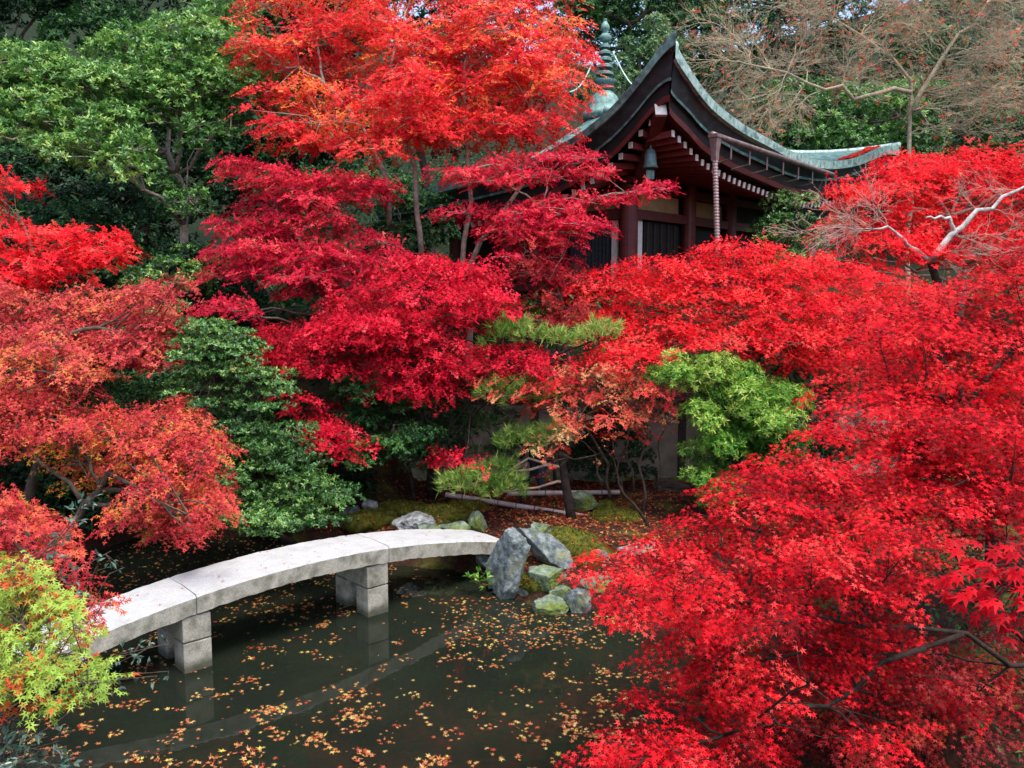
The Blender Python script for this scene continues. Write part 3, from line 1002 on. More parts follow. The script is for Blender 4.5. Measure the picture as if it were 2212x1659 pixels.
# roof finial: stacked rings on a bowl and dome
fin_mat = M['patina']
M['patina_fin'] = surf_mat('finial_bronze', [(.3, (.05, .12, .11)), (.5, (.13, .24, .215)), (.72, (.26, .38, .34))], scale=7, rough=.55, bump=.2, bscale=30, metal=.1)
fin_mat = M['patina_fin']
m = MB(); m.lathe(APEX, [(a_, b_ * FZ - .10) for a_, b_ in [(.85, -.35), (.80, 0), (.62, .12), (.60, .3), (.52, .62), (.32, .86), (.2, .92)]], 20)
fin = m.build('finial', fin_mat, hall, hall_base, smooth=True)
m = MB(); m.lathe(APEX, [(a_, b_ * FZ - .10) for a_, b_ in [(.18, .9), (.26, .98), (.38, 1.22), (.46, 1.36), (.40, 1.38), (.1, 1.34)]], 16)
m.build('bowl', M['bronze'], fin, hall_base, smooth=True)
m = MB(); m.tube([APEX + (0, 0, .8), APEX + (0, 0, 3.9 * FZ)], .075, 8); m.build('spindle', M['bronze'], fin, hall_base)
for k, zz in enumerate((1.62, 1.93, 2.23, 2.52, 2.80)):
    r0 = .34 - .036 * k
    m = MB(); m.lathe(APEX, [(a_, b_ * FZ - .10) for a_, b_ in [(.09, zz + .02), (r0 * .7, zz + .02), (r0, zz - .03), (r0, zz + .07), (r0 * .65, zz + .14), (.09, zz + .14)]], 14, cap=False)
    m.build('ring', M['patina_fin'], fin, hall_base, smooth=False)
m = MB(); m.lathe(APEX, [(a_, b_ * FZ - .10) for a_, b_ in [(.07, 3.0), (.2, 3.08), (.26, 3.22), (.12, 3.38), (.07, 3.45), (.18, 3.55), (.16, 3.72), (.04, 3.95)]], 12)
m.build('jewel', M['patina_fin'], fin, hall_base, smooth=True)
for sx in (1, -1):
    a = APEX + (sx * .3, 0, 2.5 * FZ)
    e = APEX + (sx * 1.7, -1.4, .35)
    pts = [a * (1 - t) + e * t + np.array((0, 0, -.55 * math.sin(math.pi * t))) for t in np.linspace(0, 1, 9)]
    m = MB(); m.tube(pts, .03, 5); m.build('finial_chain', M['patina_light'], fin, hall_base)

# ------------------------------------------------------------------ arched stone bridge
BA = np.array((-4.0, 9.76)); BD = np.array((.731, .6823)); BN = np.array((-.6823, .731))
def bz(t): return 1.035 - .034 * (t - 1.7) ** 2
def BP(t, w, z): return np.array((BA[0] + BD[0] * t + BN[0] * w, BA[1] + BD[1] * t + BN[1] * w, z))
bb = BP(1.6, .45, 0)
bridge = thing('stone_bridge', 'low arched pale granite slab bridge over the leafy pond', 'bridge', bb)
BW, BT = .90, .235
cuts = [-2.3, .18, 3.02, 5.32]                               # joints over the piers
def slab(t0, t1):
    bm = bmesh.new()
    n = 30
    rows = []
    rg = np.random.default_rng(int(t0 * 100) + 900)
    for i in range(n + 1):
        t = t0 + .006 + (t1 - t0 - .012) * i / n
        z = bz(t)
        j = rg.normal(0, .005, 6)
        sec = [(0.0 + j[0], z - BT + j[1]), (-.004 + j[2], z - .03), (.028, z + j[3] * .6), (BW / 2, z + .018), (BW - .028, z + j[4] * .6), (BW, z - .03), (BW, z - BT + j[5])]
        rows.append([bm.verts.new(tuple(BP(t, w, zz) - bb)) for w, zz in sec])
    for i in range(n):
        for k in range(6):
            f = bm.faces.new((rows[i][k], rows[i + 1][k], rows[i + 1][k + 1], rows[i][k + 1]))
            f.material_index = 0 if 1 <= k <= 4 else 1
        f = bm.faces.new((rows[i][6], rows[i + 1][6], rows[i + 1][0], rows[i][0])); f.material_index = 1
    bm.faces.new(rows[0]); bm.faces.new(rows[-1][::-1])
    bmesh.ops.recalc_face_normals(bm, faces=bm.faces[:])
    me = bpy.data.meshes.new('deck_slab'); bm.to_mesh(me); bm.free()
    mesh_obj('deck_slab', me, [M['granite'], M['granite_side']], bridge)
for i in range(3):
    slab(cuts[i], cuts[i + 1])
bax = np.array(((BD[0], BD[1], 0), (BN[0], BN[1], 0), (0, 0, 1.)))
for t in (.18, 2.83):
    top = min(bz(t - .18), bz(t + .18)) - BT - .004
    zj = top - .33
    m = MB(); m.box(BP(t, .015 + .43, (top + zj) / 2 + .009), .355, .86, top - zj - .018, bax)
    m.build('cross_beam', M['granite_side'], bridge, bb, bevel=.012)
    for w in (.17, .74):
        m = MB(); m.box(BP(t, w, (zj - .9) / 2), .352, .31, zj + .9, bax)
        m.build('pier_post', M['granite_side'], bridge, bb, bevel=.012)

# ------------------------------------------------------------------ rocks
def rock(label, c, size, rot, mat, seed, group='rocks along the pond bank', rough=.30, name='rock', squash=0):
    bm = bmesh.new()
    bmesh.ops.create_icosphere(bm, subdivisions=5, radius=1.0)
    rg = np.random.default_rng(seed)
    K = rg.normal(0, 1, (18, 3)); K /= np.linalg.norm(K, axis=1)[:, None]
    off = rg.uniform(.45, .85, 18)
    K2 = rg.normal(0, 3.0, (10, 3)); ph = rg.random(10) * 6
    K3 = rg.normal(0, 9, (8, 3)); ph3 = rg.random(8) * 6
    for v in bm.verts:
        p = np.array(v.co)
        for k, o_ in zip(K, off):                              # split faces
            dd = np.dot(p, k) - o_
            if dd > 0: p = p - k * dd * .95
        q = p / np.linalg.norm(p)
        p = p * (1 + rough * .22 * sum(np.sin(np.dot(K2[i], q) + ph[i]) for i in range(10)) / 4 + rough * .30 * sum(1 - abs(np.sin(np.dot(K3[i] * (1, 1, .45), q) + ph3[i])) ** .6 for i in range(8)) / 3)
        v.co = tuple(p)
    me = bpy.data.meshes.new(name)
    size = tuple(q * 1.28 for q in size)
    Mx = Matrix.Rotation(rot[2], 4, 'Z') @ Matrix.Rotation(rot[1], 4, 'Y') @ Matrix.Rotation(rot[0], 4, 'X') @ Matrix.Diagonal((*size, 1))
    bm.transform(Mx)
    bmesh.ops.recalc_face_normals(bm, faces=bm.faces[:])
    bm.to_mesh(me); bm.free()
    me.polygons.foreach_set('use_smooth', [False] * len(me.polygons))
    o = mesh_obj(name, me, mat)
    o.location = tuple(float(q) for q in c)
    props(o, label, 'rock', group)
    return o
def rk(label, u, v, z, size, rot, mat, seed, **k):
    """rock whose middle is seen at (u, v) and stands about height z"""
    return rock(label, gr(u, v, z), size, rot, M[mat], seed, **k)
rk('large upright blue-grey rock at the far end of the bridge', 1098, 1228, .40, (.30, .30, .50), (.1, .18, .3), 'rock', 1)
rk('long slanting grey rock leaning down from the mossy bank', 1200, 1198, .50, (.60, .26, .25), (.1, .52, -.25), 'rock', 2)
rk('small grey rock on top of the mossy bank at the bamboo rail', 1165, 1152, .66, (.2, .16, .17), (.2, .3, .4), 'rock_green', 3)
rk('mossy rounded rock between the upright rock and the slanting rock', 1182, 1256, .25, (.32, .28, .26), (0, .1, .5), 'rock_green', 4)
rk('low flat brown-grey rock at the waterline below the slanting rock', 1180, 1312, .05, (.26, .2, .13), (0, .05, .2), 'rock_green', 5)
rk('small wet rock at the waterline beside the red maple fringe', 1245, 1295, .14, (.17, .18, .24), (.2, 0, .7), 'rock', 6)
rk('pale grey pointed rock lying on the bank above the bridge', 884, 1132, .56, (.34, .24, .17), (.1, .08, .2), 'rock_pale', 7)
rk('rounded lichen-green rock on the moss above the bridge', 1030, 1128, .62, (.18, .18, .24), (.1, .1, .9), 'rock_green', 8)
rk('low pale green rock at the foot of the lichen-green rock', 975, 1142, .55, (.22, .16, .13), (.1, 0, .1), 'rock_green', 9)
rk('small pale rock far up the bank by the dark shrub', 800, 1094, .66, (.13, .12, .14), (.2, .3, 1.1), 'rock_pale', 10)
rk('dark flat rock in front of the garden wall', 1452, 1052, .66, (.40, .26, .13), (0, .05, .1), 'timber_dark', 11)
rk('squat grey-green stone beside the pine trunk', 1262, 1086, .72, (.24, .2, .17), (.1, 0, .2), 'rock_green', 12)
rk('mossy low stone right of the squat grey-green stone', 1310, 1092, .62, (.26, .22, .12), (0, .1, .7), 'moss', 13)
rk('grey stone sunk in the leaf litter above the red maple fringe', 1385, 1186, .56, (.30, .2, .10), (0, 0, .2), 'rock', 14)
rk('flat grey slab on the bank at the near side of the pine', 1300, 1212, .42, (.34, .24, .16), (.1, .1, .5), 'rock', 15)
SHORE = ['in front of the upright rock', 'below the mossy rounded rock', 'under the right bridge end', 'behind the bridge below the lichen-green rock', 'below the dark rounded shrub', 'under the tip of the red maple fringe', 'below the layered evergreen', 'deep inside the red maple fringe']
for i, (u, v, z, a) in enumerate(((1135, 1275, .08, .24), (1215, 1285, .1, .22), (1060, 1210, .25, .25), (930, 1152, .46, .26), (760, 1120, .4, .3), (1290, 1268, .2, .3), (690, 1120, .3, .35))):
    rk('dark wet shore stone ' + SHORE[i], u, v, z, (a, a * .8, a * .7), (.1 * i, .2, .6 * i), 'rock_green' if i % 2 else 'rock', 30 + i, group='half hidden shore stones')

# moss cushions on the bank
MOUNDS = []
def moss(u, v, z, rx, ry, h, seed):
    c = gr(u, v, z)
    rg = np.random.default_rng(seed)
    bm = bmesh.new()
    bmesh.ops.create_icosphere(bm, subdivisions=4, radius=1.0)
    a = rg.random(6) * 6
    for w in bm.verts:
        x, y, q = w.co
        k = 1 + .16 * math.sin(3 * x + a[0]) * math.cos(2.6 * y + a[1]) + .08 * math.sin(7 * x + a[2] + 5 * y) + .05 * math.sin(13 * y + a[3]) * math.cos(11 * x)
        w.co = (x * rx * k, y * ry * k, q * h * k)
    me = bpy.data.meshes.new('moss_mound'); bm.to_mesh(me); bm.free()
    me.polygons.foreach_set('use_smooth', [True] * len(me.polygons))
    o = mesh_obj('moss_mound', me, M['moss'])
    o.location = tuple(c)
    MOUNDS.append(o)
    o['kind'] = 'stuff'
    props(o, 'olive green moss cushion on the pond bank', 'moss', 'moss cushions on the bank')
moss(1235, 1175, .48, .62, .55, .22, 1); moss(1275, 1205, .42, .45, .4, .2, 2); moss(960, 1110, .60, .62, .4, .14, 3); moss(870, 1100, .58, .5, .35, .12, 4)
moss(1010, 1100, .6, .4, .3, .15, 5); moss(800, 1125, .45, .5, .35, .2, 6); moss(1150, 1262, .2, .22, .2, .14, 7); moss(1330, 1115, .6, .5, .4, .1, 8); moss(930, 1130, .5, .4, .3, .18, 9)

# ------------------------------------------------------------------ bamboo rails
def bamboo(label, p0, p1, r=.048):
    p0, p1 = np.array(p0), np.array(p1)
    root = thing('bamboo_rail', label, 'bamboo rail', (p0 + p1) / 2, 'bamboo rails beside the pine')
    base = (p0 + p1) / 2
    L = np.linalg.norm(p1 - p0); n = int(L / .36)
    d = (p1 - p0) / L
    for k in range(n):
        a = p0 + d * L * k / n; b = p0 + d * L * (k + 1) / n
        rr = r * (1 - .12 * k / n)
        m = MB(); m.tube([a + d * .012, a + d * .04, (a + b) / 2, b - d * .04, b - d * .012], [rr * 1.04, rr * .97, rr * .95, rr * .97, rr * 1.04], 12)
        m.build('culm_segment', M['bamboo'], root, base, smooth=True)
        if k:
            m = MB(); m.tube([a - d * .014, a + d * .014], rr * .99, 12); m.build('joint', M['bamboo_joint'], root, base)
    for t in (.12, .86):
        q = p0 * (1 - t) + p1 * t
        z = float(hgt(q[0], q[1]))
        m = MB(); m.tube([(q[0] + .0, q[1] + .08, z - .1), (q[0], q[1] + .08, q[2] + .07)], .028, 7)
        m.build('stake', M['bark_dark'], root, base)
bamboo('long bamboo rail slanting down to the foot of the pine trunk', at(962, 1068, 15.9), at(1278, 1118, 15.0), .052)
bamboo('straight bamboo rail behind the pine trunk', at(1095, 1066, 15.7), at(1340, 1063, 15.9), .052)

# ------------------------------------------------------------------ trees
def Rg(poly, dt, db, pad, **k):
    return dict(poly=poly, dtop=dt, dbot=db, pad=pad, **k)

# --- wooded hill behind
evergreen('tall dark evergreen rising behind the big bright green whorled evergreen', 'deep',
          [Rg([(-60, -60), (520, -60), (500, 60), (330, 120), (180, 110), (-60, 260)], 32, 30, 90, flat=.8, tint=(.1, .7)),
           Rg([(-60, 200), (300, 200), (560, 300), (520, 560), (200, 600), (-60, 560)], 31, 28, 90, flat=.8, tint=(0, .5))], (-13, 31), size=.2, seed=21, nlimb=4, twigs=0, rad=.25, cover=2.6)
evergreen('dark evergreen between the big orange maple and the whorled evergreen', 'deep',
          [Rg([(480, -60), (760, -60), (760, 420), (640, 520), (500, 480)], 30, 27, 80, flat=.8, tint=(.0, .6))], (-7.5, 29), size=.19, seed=22, nlimb=4, twigs=0, rad=.2, cover=2.6)
evergreen('dark glossy shrub low behind the stems of the big orange maple', 'deep',
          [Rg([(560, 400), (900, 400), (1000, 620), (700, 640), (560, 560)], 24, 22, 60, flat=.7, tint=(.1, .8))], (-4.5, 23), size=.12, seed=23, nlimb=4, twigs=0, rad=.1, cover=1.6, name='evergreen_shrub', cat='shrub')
evergreen('dark evergreen crown behind the top of the temple roof', 'deep',
          [Rg([(1080, -60), (1560, -60), (1580, 120), (1500, 240), (1340, 240), (1200, 120)], 46, 44, 75, flat=.8, tint=(.2, .9))], (6.5, 47), size=.25, seed=24, nlimb=4, twigs=0, rad=.3, cover=1.9)
evergreen('pale green tree between the roof finial and the roof corner', 'pale',
          [Rg([(1330, 60), (1420, 50), (1440, 110), (1390, 200), (1330, 190)], 41, 40, 34, flat=.8, tint=(.3, .9))], (5.6, 42), size=.17, seed=25, nlimb=3, twigs=0, rad=.16, cover=2.2)
evergreen('green evergreen low behind the right roof corner', 'andromeda',
          [Rg([(1640, 180), (2000, 180), (2000, 340), (1700, 340)], 42, 41, 55, flat=.7, tint=(.1, .7))], (16, 42), size=.2, seed=26, nlimb=3, twigs=0, rad=.2, cover=1.4)
evergreen('green tree behind the bare twiggy tree near the right border', 'deep',
          [Rg([(1960, 200), (2280, 160), (2280, 380), (2000, 380)], 44, 42, 60, flat=.7, tint=(.2, .9))], (22, 43), size=.2, seed=27, nlimb=3, twigs=0, rad=.2, cover=1.5)
evergreen('dark green tree showing through the upper part of the bare twiggy tree', 'deep',
          [Rg([(1520, -60), (1800, -60), (1820, 60), (1700, 150), (1560, 180)], 48, 46, 60, flat=.8, tint=(.2, .9))], (13, 47), size=.22, seed=28, nlimb=3, twigs=0, rad=.25, cover=1.1)
evergreen('olive green tree far up the hill behind the bare twiggy tree', 'pale',
          [Rg([(1800, -60), (2280, -60), (2280, 180), (2050, 220), (1820, 160)], 52, 50, 60, flat=.8, tint=(-.1, .5))], (23, 51), size=.22, seed=29, nlimb=4, twigs=0, rad=.25, cover=.75)
evergreen('dark shrub under the right eaves of the temple hall', 'glossy',
          [Rg([(1640, 450), (1760, 430), (1810, 480), (1790, 560), (1640, 570)], 24.5, 24, 32, flat=.7, tint=(.1, .7))], (7.5, 24.5), size=.10, seed=30, nlimb=3, twigs=20, rad=.06, cover=1.9, name='evergreen_shrub', cat='shrub')

evergreen('dark green wood high behind the big orange red maple', 'deep',
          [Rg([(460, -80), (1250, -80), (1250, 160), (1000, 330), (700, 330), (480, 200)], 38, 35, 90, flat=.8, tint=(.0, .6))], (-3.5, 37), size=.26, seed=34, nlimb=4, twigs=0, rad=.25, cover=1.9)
evergreen('tall dark evergreen highest on the hill above the roof corner', 'deep',
          [Rg([(1250, -80), (1760, -80), (1740, 90), (1560, 130), (1280, 60)], 54, 52, 90, flat=.8, tint=(.1, .8))], (10, 53), size=.25, seed=35, nlimb=4, twigs=0, rad=.3, cover=2.2)

# --- big whorled evergreen top left
evergreen('big bright green whorled evergreen with bare inner boughs in the top corner', 'andromeda',
          [Rg([(-40, 110), (120, 120), (210, 170), (300, 300), (300, 390), (210, 360), (60, 310), (-40, 290)], 20.5, 18.5, 40, flat=.8, layers=3.4, tint=(.45, .85), djit=.35),
           Rg([(230, 90), (420, 40), (560, 110), (620, 200), (570, 230), (420, 190), (380, 300), (260, 220)], 21.5, 19.5, 40, flat=.8, layers=3.4, tint=(.4, .85), djit=.35),
           Rg([(330, 0), (500, 0), (560, 90), (420, 60)], 22.5, 21.5, 44, flat=.7, layers=2.4, tint=(.2, .7)),
           Rg([(350, 230), (540, 220), (520, 300), (420, 320)], 21, 20, 40, flat=.7, layers=2.2, tint=(.15, .5)),
           Rg([(350, 410), (460, 405), (470, 450), (400, 475)], 19.8, 19.5, 30, flat=.7, layers=1.8, tint=(.2, .6))],
          (-7.9, 20), stems=[[at(402, 590, 20), at(388, 515, 20.2), at(400, 440, 20.8), at(370, 340, 21.8), at(330, 220, 22.4)]], size=.115, seed=31, cover=3.6, bark_m='bark_pale', rad=.13, nlimb=14, twigs=500, spread=58, shell=.3)
evergreen('low green shrub at the foot of the whorled evergreen trunk', 'glossy',
          [Rg([(270, 560), (400, 540), (430, 640), (330, 690), (260, 640)], 19, 17.5, 36, flat=.7, tint=(.1, .7)),
           Rg([(400, 560), (470, 560), (480, 620), (420, 630)], 18.4, 18, 26, flat=.7, tint=(.7, 1.1))], (-6.9, 18.6), size=.09, seed=32, nlimb=3, twigs=30, rad=.05, cover=1.9, name='evergreen_shrub', cat='shrub')
evergreen('dark evergreen shrub under the big whorled evergreen', 'deep',
          [Rg([(60, 430), (360, 420), (420, 560), (200, 640), (60, 560)], 21.5, 19.5, 55, flat=.6, tint=(.1, .7))], (-9.5, 20.8), size=.11, seed=33, nlimb=4, twigs=30, rad=.08, cover=1.5, name='evergreen_shrub', cat='shrub')

# --- left maples
maple('bright red layered maple under the whorled evergreen at the left border', 'scarlet',
      [Rg([(-60, 480), (80, 500), (200, 500), (280, 530), (220, 580), (60, 620), (-60, 620)], 17, 15.5, 62, flat=.26, layers=2.2, tint=(.35, .8)),
       Rg([(-60, 390), (40, 400), (60, 440), (-60, 450)], 17.6, 17.2, 50, flat=.3, tint=(.5, .9))], (-9.8, 17), size=.07, seed=41, rad=.08, cover=2.6)
maple('tall rose and coral red maple spreading over the far left water', 'rose',
      [Rg([(-60, 620), (220, 640), (380, 610), (410, 650), (330, 720), (380, 790), (300, 800), (160, 740), (-60, 760)], 14.5, 13.4, 60, flat=.3, layers=2.1, tint=(.15, .7)),
       Rg([(-60, 760), (120, 740), (270, 830), (200, 850), (-60, 870)], 13.6, 13, 58, flat=.32, layers=2.0, tint=(.3, .9))], (-8.8, 14.5), size=.052, seed=42, rad=.11, cover=2.7, twigs=260)
maple('coral orange maple with olive inner leaves leaning over the dark water', 'coral',
      [Rg([(-60, 870), (120, 860), (260, 900), (400, 880), (470, 960), (440, 1060), (480, 1110), (400, 1140), (220, 1140), (300, 1040), (240, 960), (120, 930), (-60, 990)], 12.6, 11.2, 44, flat=.45, layers=3.2, tint=(.1, .7)),
       Rg([(100, 960), (220, 960), (250, 1020), (170, 1060), (110, 1010)], 12.6, 12.2, 38, flat=.45, layers=1.5, tint=(.75, 1.15)),
       Rg([(395, 1110), (440, 1110), (440, 1170), (400, 1180)], 11.3, 11.1, 24, flat=.5, tint=(.0, .3))], (-7.6, 12.4), size=.046, seed=43, rad=.1, cover=2.8, twigs=260)
maple('vermilion maple hanging over the left end of the stone bridge', 'coral',
      [Rg([(-60, 1060), (40, 1090), (150, 1170), (190, 1240), (190, 1330), (90, 1300), (-60, 1260)], 7.2, 6.2, 52, flat=.5, layers=2.3, tint=(.15, .6), djit=.25),
       Rg([(150, 1230), (215, 1290), (210, 1370), (160, 1330)], 6.4, 6.2, 34, flat=.6, tint=(.1, .4), djit=.15)], (-4.9, 6.6), size=.042, seed=44, shape='star5', rad=.05, cover=2.3, L=.22, twigs=160, twig_r=.003)
maple('lime green maple just turning red beside the left bridge end', 'lime',
      [Rg([(-60, 1215), (60, 1225), (150, 1290), (200, 1400), (180, 1500), (110, 1540), (-60, 1530)], 5.6, 4.9, 50, flat=.5, layers=2.6, tint=(.15, .95), djit=.2),
       Rg([(190, 1430), (255, 1450), (240, 1500), (190, 1510)], 5.0, 4.9, 24, flat=.5, tint=(.6, .95), djit=.1)], (-4.4, 5.2), size=.044, seed=45, shape='star5', rad=.035, cover=2.3, L=.2, twigs=160, twig_r=.0025, clump=.16)

# --- big orange red maple in front of the hall
maple('big orange red maple with pale stems standing before the temple hall', 'vermilion',
      [Rg([(550, -40), (1165, -40), (1220, 80), (1245, 190), (1140, 285), (960, 300), (760, 260), (650, 200), (545, 110)], 20.5, 18.6, 74, flat=.42, layers=2.2, tint=(.2, .85)),
       Rg([(720, 180), (960, 150), (1020, 260), (900, 340), (780, 320)], 18.2, 17.8, 66, flat=.45, layers=1.8, tint=(.2, .55)),
       Rg([(540, 190), (680, 230), (740, 300), (640, 330), (540, 260)], 19, 18.4, 56, flat=.4, layers=1.6, tint=(.1, .6)),
       Rg([(1060, 270), (1215, 240), (1240, 290), (1120, 320)], 18.6, 18.2, 40, flat=.35, layers=1.3, tint=(.05, .5))],
      (-1.05, 18.9), stems=[[at(1000, 585, 18.7), at(1008, 500, 18.7), at(1012, 340, 18.8), at(1000, 180, 19)],
                            [at(912, 560, 18.7), at(908, 470, 18.7), at(880, 330, 18.9), at(840, 160, 19.2)],
                            [at(985, 610, 18.7), at(1040, 530, 18.6), at(1120, 400, 18.5), at(1180, 260, 18.6)],
                            [at(840, 480, 18.8), at(838, 400, 18.8), at(800, 300, 18.9), at(700, 180, 19.2)]],
      size=.068, seed=51, bark_m='bark_pale', rad=.085, cover=2.1, nlimb=12, twigs=420, L=.4)
maple('crimson layered maple boughs crossing in front of the hall wall', 'crimson',
      [Rg([(970, 370), (1180, 330), (1290, 330), (1280, 380), (1080, 410)], 17.8, 17.4, 56, flat=.24, layers=2.0, tint=(.2, .7)),
       Rg([(990, 450), (1200, 430), (1280, 510), (1180, 540), (1020, 490)], 17.4, 17, 60, flat=.24, layers=2.0, tint=(.2, .7)),
       Rg([(1240, 420), (1420, 392), (1440, 405), (1330, 445)], 17.6, 17.4, 44, flat=.26, layers=1.8, tint=(.2, .6)),
       Rg([(1080, 540), (1240, 540), (1230, 600), (1100, 610)], 17, 16.6, 56, flat=.3, layers=1.7, tint=(.1, .6))],
      (1.2, 18.4), size=.06, seed=52, bark_m='bark_pale', rad=.05, cover=2.6, nlimb=8, twigs=200, name='maple_tree')
maple('crimson maple in horizontal tiers left of the pale stems', 'crimson',
      [Rg([(480, 345), (620, 375), (820, 390), (820, 430), (660, 440), (520, 415)], 18.2, 17.6, 60, flat=.24, layers=2.2, tint=(.2, .75)),
       Rg([(480, 470), (620, 480), (760, 560), (800, 620), (640, 640), (480, 580)], 17.4, 16.4, 64, flat=.26, layers=2.1, tint=(.1, .65)),
       Rg([(700, 460), (840, 520), (820, 580), (720, 560)], 17.2, 17, 50, flat=.3, layers=1.5, tint=(.0, .5)),
       Rg([(520, 440), (700, 450), (800, 540), (640, 560)], 18.4, 18.0, 54, flat=.3, layers=1.5, tint=(-.1, .4)),
       Rg([(440, 640), (540, 640), (540, 690), (470, 690)], 15.6, 15.4, 40, flat=.3, tint=(.1, .5))],
      (-3.6, 17.2), size=.06, seed=53, bark_m='bark_mid', rad=.08, cover=2.6, nlimb=8, twigs=240)
maple('brilliant crimson domed maple at the middle of the garden', 'ruby',
      [Rg([(800, 590), (900, 560), (1020, 580), (1100, 660), (1080, 720), (900, 740), (740, 760), (700, 700)], 16.2, 15.2, 62, flat=.28, layers=2.4, tint=(.15, .55)),
       Rg([(580, 720), (760, 690), (1000, 760), (1040, 830), (860, 860), (700, 800), (600, 790)], 15.6, 14.9, 60, flat=.26, layers=2.2, tint=(.0, .5)),
       Rg([(620, 860), (700, 870), (760, 930), (790, 970), (720, 995), (650, 930)], 14.6, 14.1, 44, flat=.3, layers=2.2, tint=(.15, .5)),
       Rg([(930, 970), (1030, 985), (1040, 1010), (950, 1020)], 14.9, 14.7, 36, flat=.35, layers=1.8, tint=(.3, .6)),
       Rg([(1000, 740), (1200, 760), (1230, 830), (1080, 840)], 15.4, 15, 56, flat=.3, layers=1.7, tint=(.15, .6))],
      (-1.6, 16.2), size=.053, seed=54, bark_m='bark_dark', rad=.08, cover=2.7, nlimb=9, twigs=260)
maple('small dusky dark red maple below the hall pillar', 'darkred',
      [Rg([(1120, 560), (1250, 570), (1270, 650), (1230, 710), (1150, 690)], 17.4, 16.4, 52, flat=.35, layers=2.0, tint=(.3, .9))], (.9, 17.2), size=.06, seed=55, bark_m='bark_mid', rad=.04, cover=2.1, nlimb=5, twigs=160)

# --- right maples
maple('broad bright red maple hedging the front of the temple hall', 'scarlet',
      [Rg([(1270, 630), (1390, 570), (1500, 575), (1620, 520), (1680, 570), (1720, 620), (1660, 760), (1500, 740), (1360, 770), (1290, 720)], 17.6, 15.8, 84, flat=.22, layers=2.3, tint=(.3, .95)),
       Rg([(1650, 560), (1900, 580), (2000, 640), (1900, 780), (1700, 800)], 17.0, 15.4, 84, flat=.22, layers=2.1, tint=(.3, .95)),
       Rg([(1320, 700), (1420, 740), (1400, 800), (1260, 800)], 15.8, 15.5, 60, flat=.22, layers=1.6, tint=(.2, .8))],
      (5.6, 17.2), size=.056, seed=61, rad=.09, cover=2.5, nlimb=10, twigs=300, L=.42, jit=.24, clump=.28, droop=.35)
maple('red maple with bare silvery boughs below the right roof corner', 'scarlet',
      [Rg([(1800, 420), (1900, 370), (2060, 350), (2280, 340), (2280, 560), (2050, 570), (1820, 540)], 21, 19.2, 70, flat=.4, layers=1.7, tint=(.3, 1.0)),
       Rg([(1780, 540), (1900, 570), (1880, 610), (1780, 590)], 18.8, 18.4, 46, flat=.35, tint=(.3, .9))],
      (10.6, 19.8), size=.07, seed=62, rad=.1, cover=2.3, nlimb=10, twigs=260, bark_m='bark_pale', L=.42)
maple('vivid pure red maple rising along the right border', 'scarlet',
      [Rg([(1900, 680), (2060, 620), (2280, 560), (2280, 980), (2100, 960), (1960, 880), (1840, 860)], 11.5, 9.4, 104, flat=.18, layers=2.0, tint=(.2, .55)),
       Rg([(1800, 860), (1900, 850), (2080, 960), (1950, 1040), (1810, 980)], 9.6, 8.8, 90, flat=.17, layers=2.0, tint=(.1, .7)),
       Rg([(1980, 900), (2280, 880), (2280, 1190), (2080, 1170), (1960, 1040)], 9.2, 8.4, 96, flat=.17, layers=2.0, tint=(-.1, .55))],
      (6.2, 10.6), size=.05, seed=63, shape='star5', rad=.07, cover=2.6, bark_m='bark_dark', nlimb=9, twigs=280, twig_r=.004, jit=.2, clump=.3, droop=.3, L=.4)
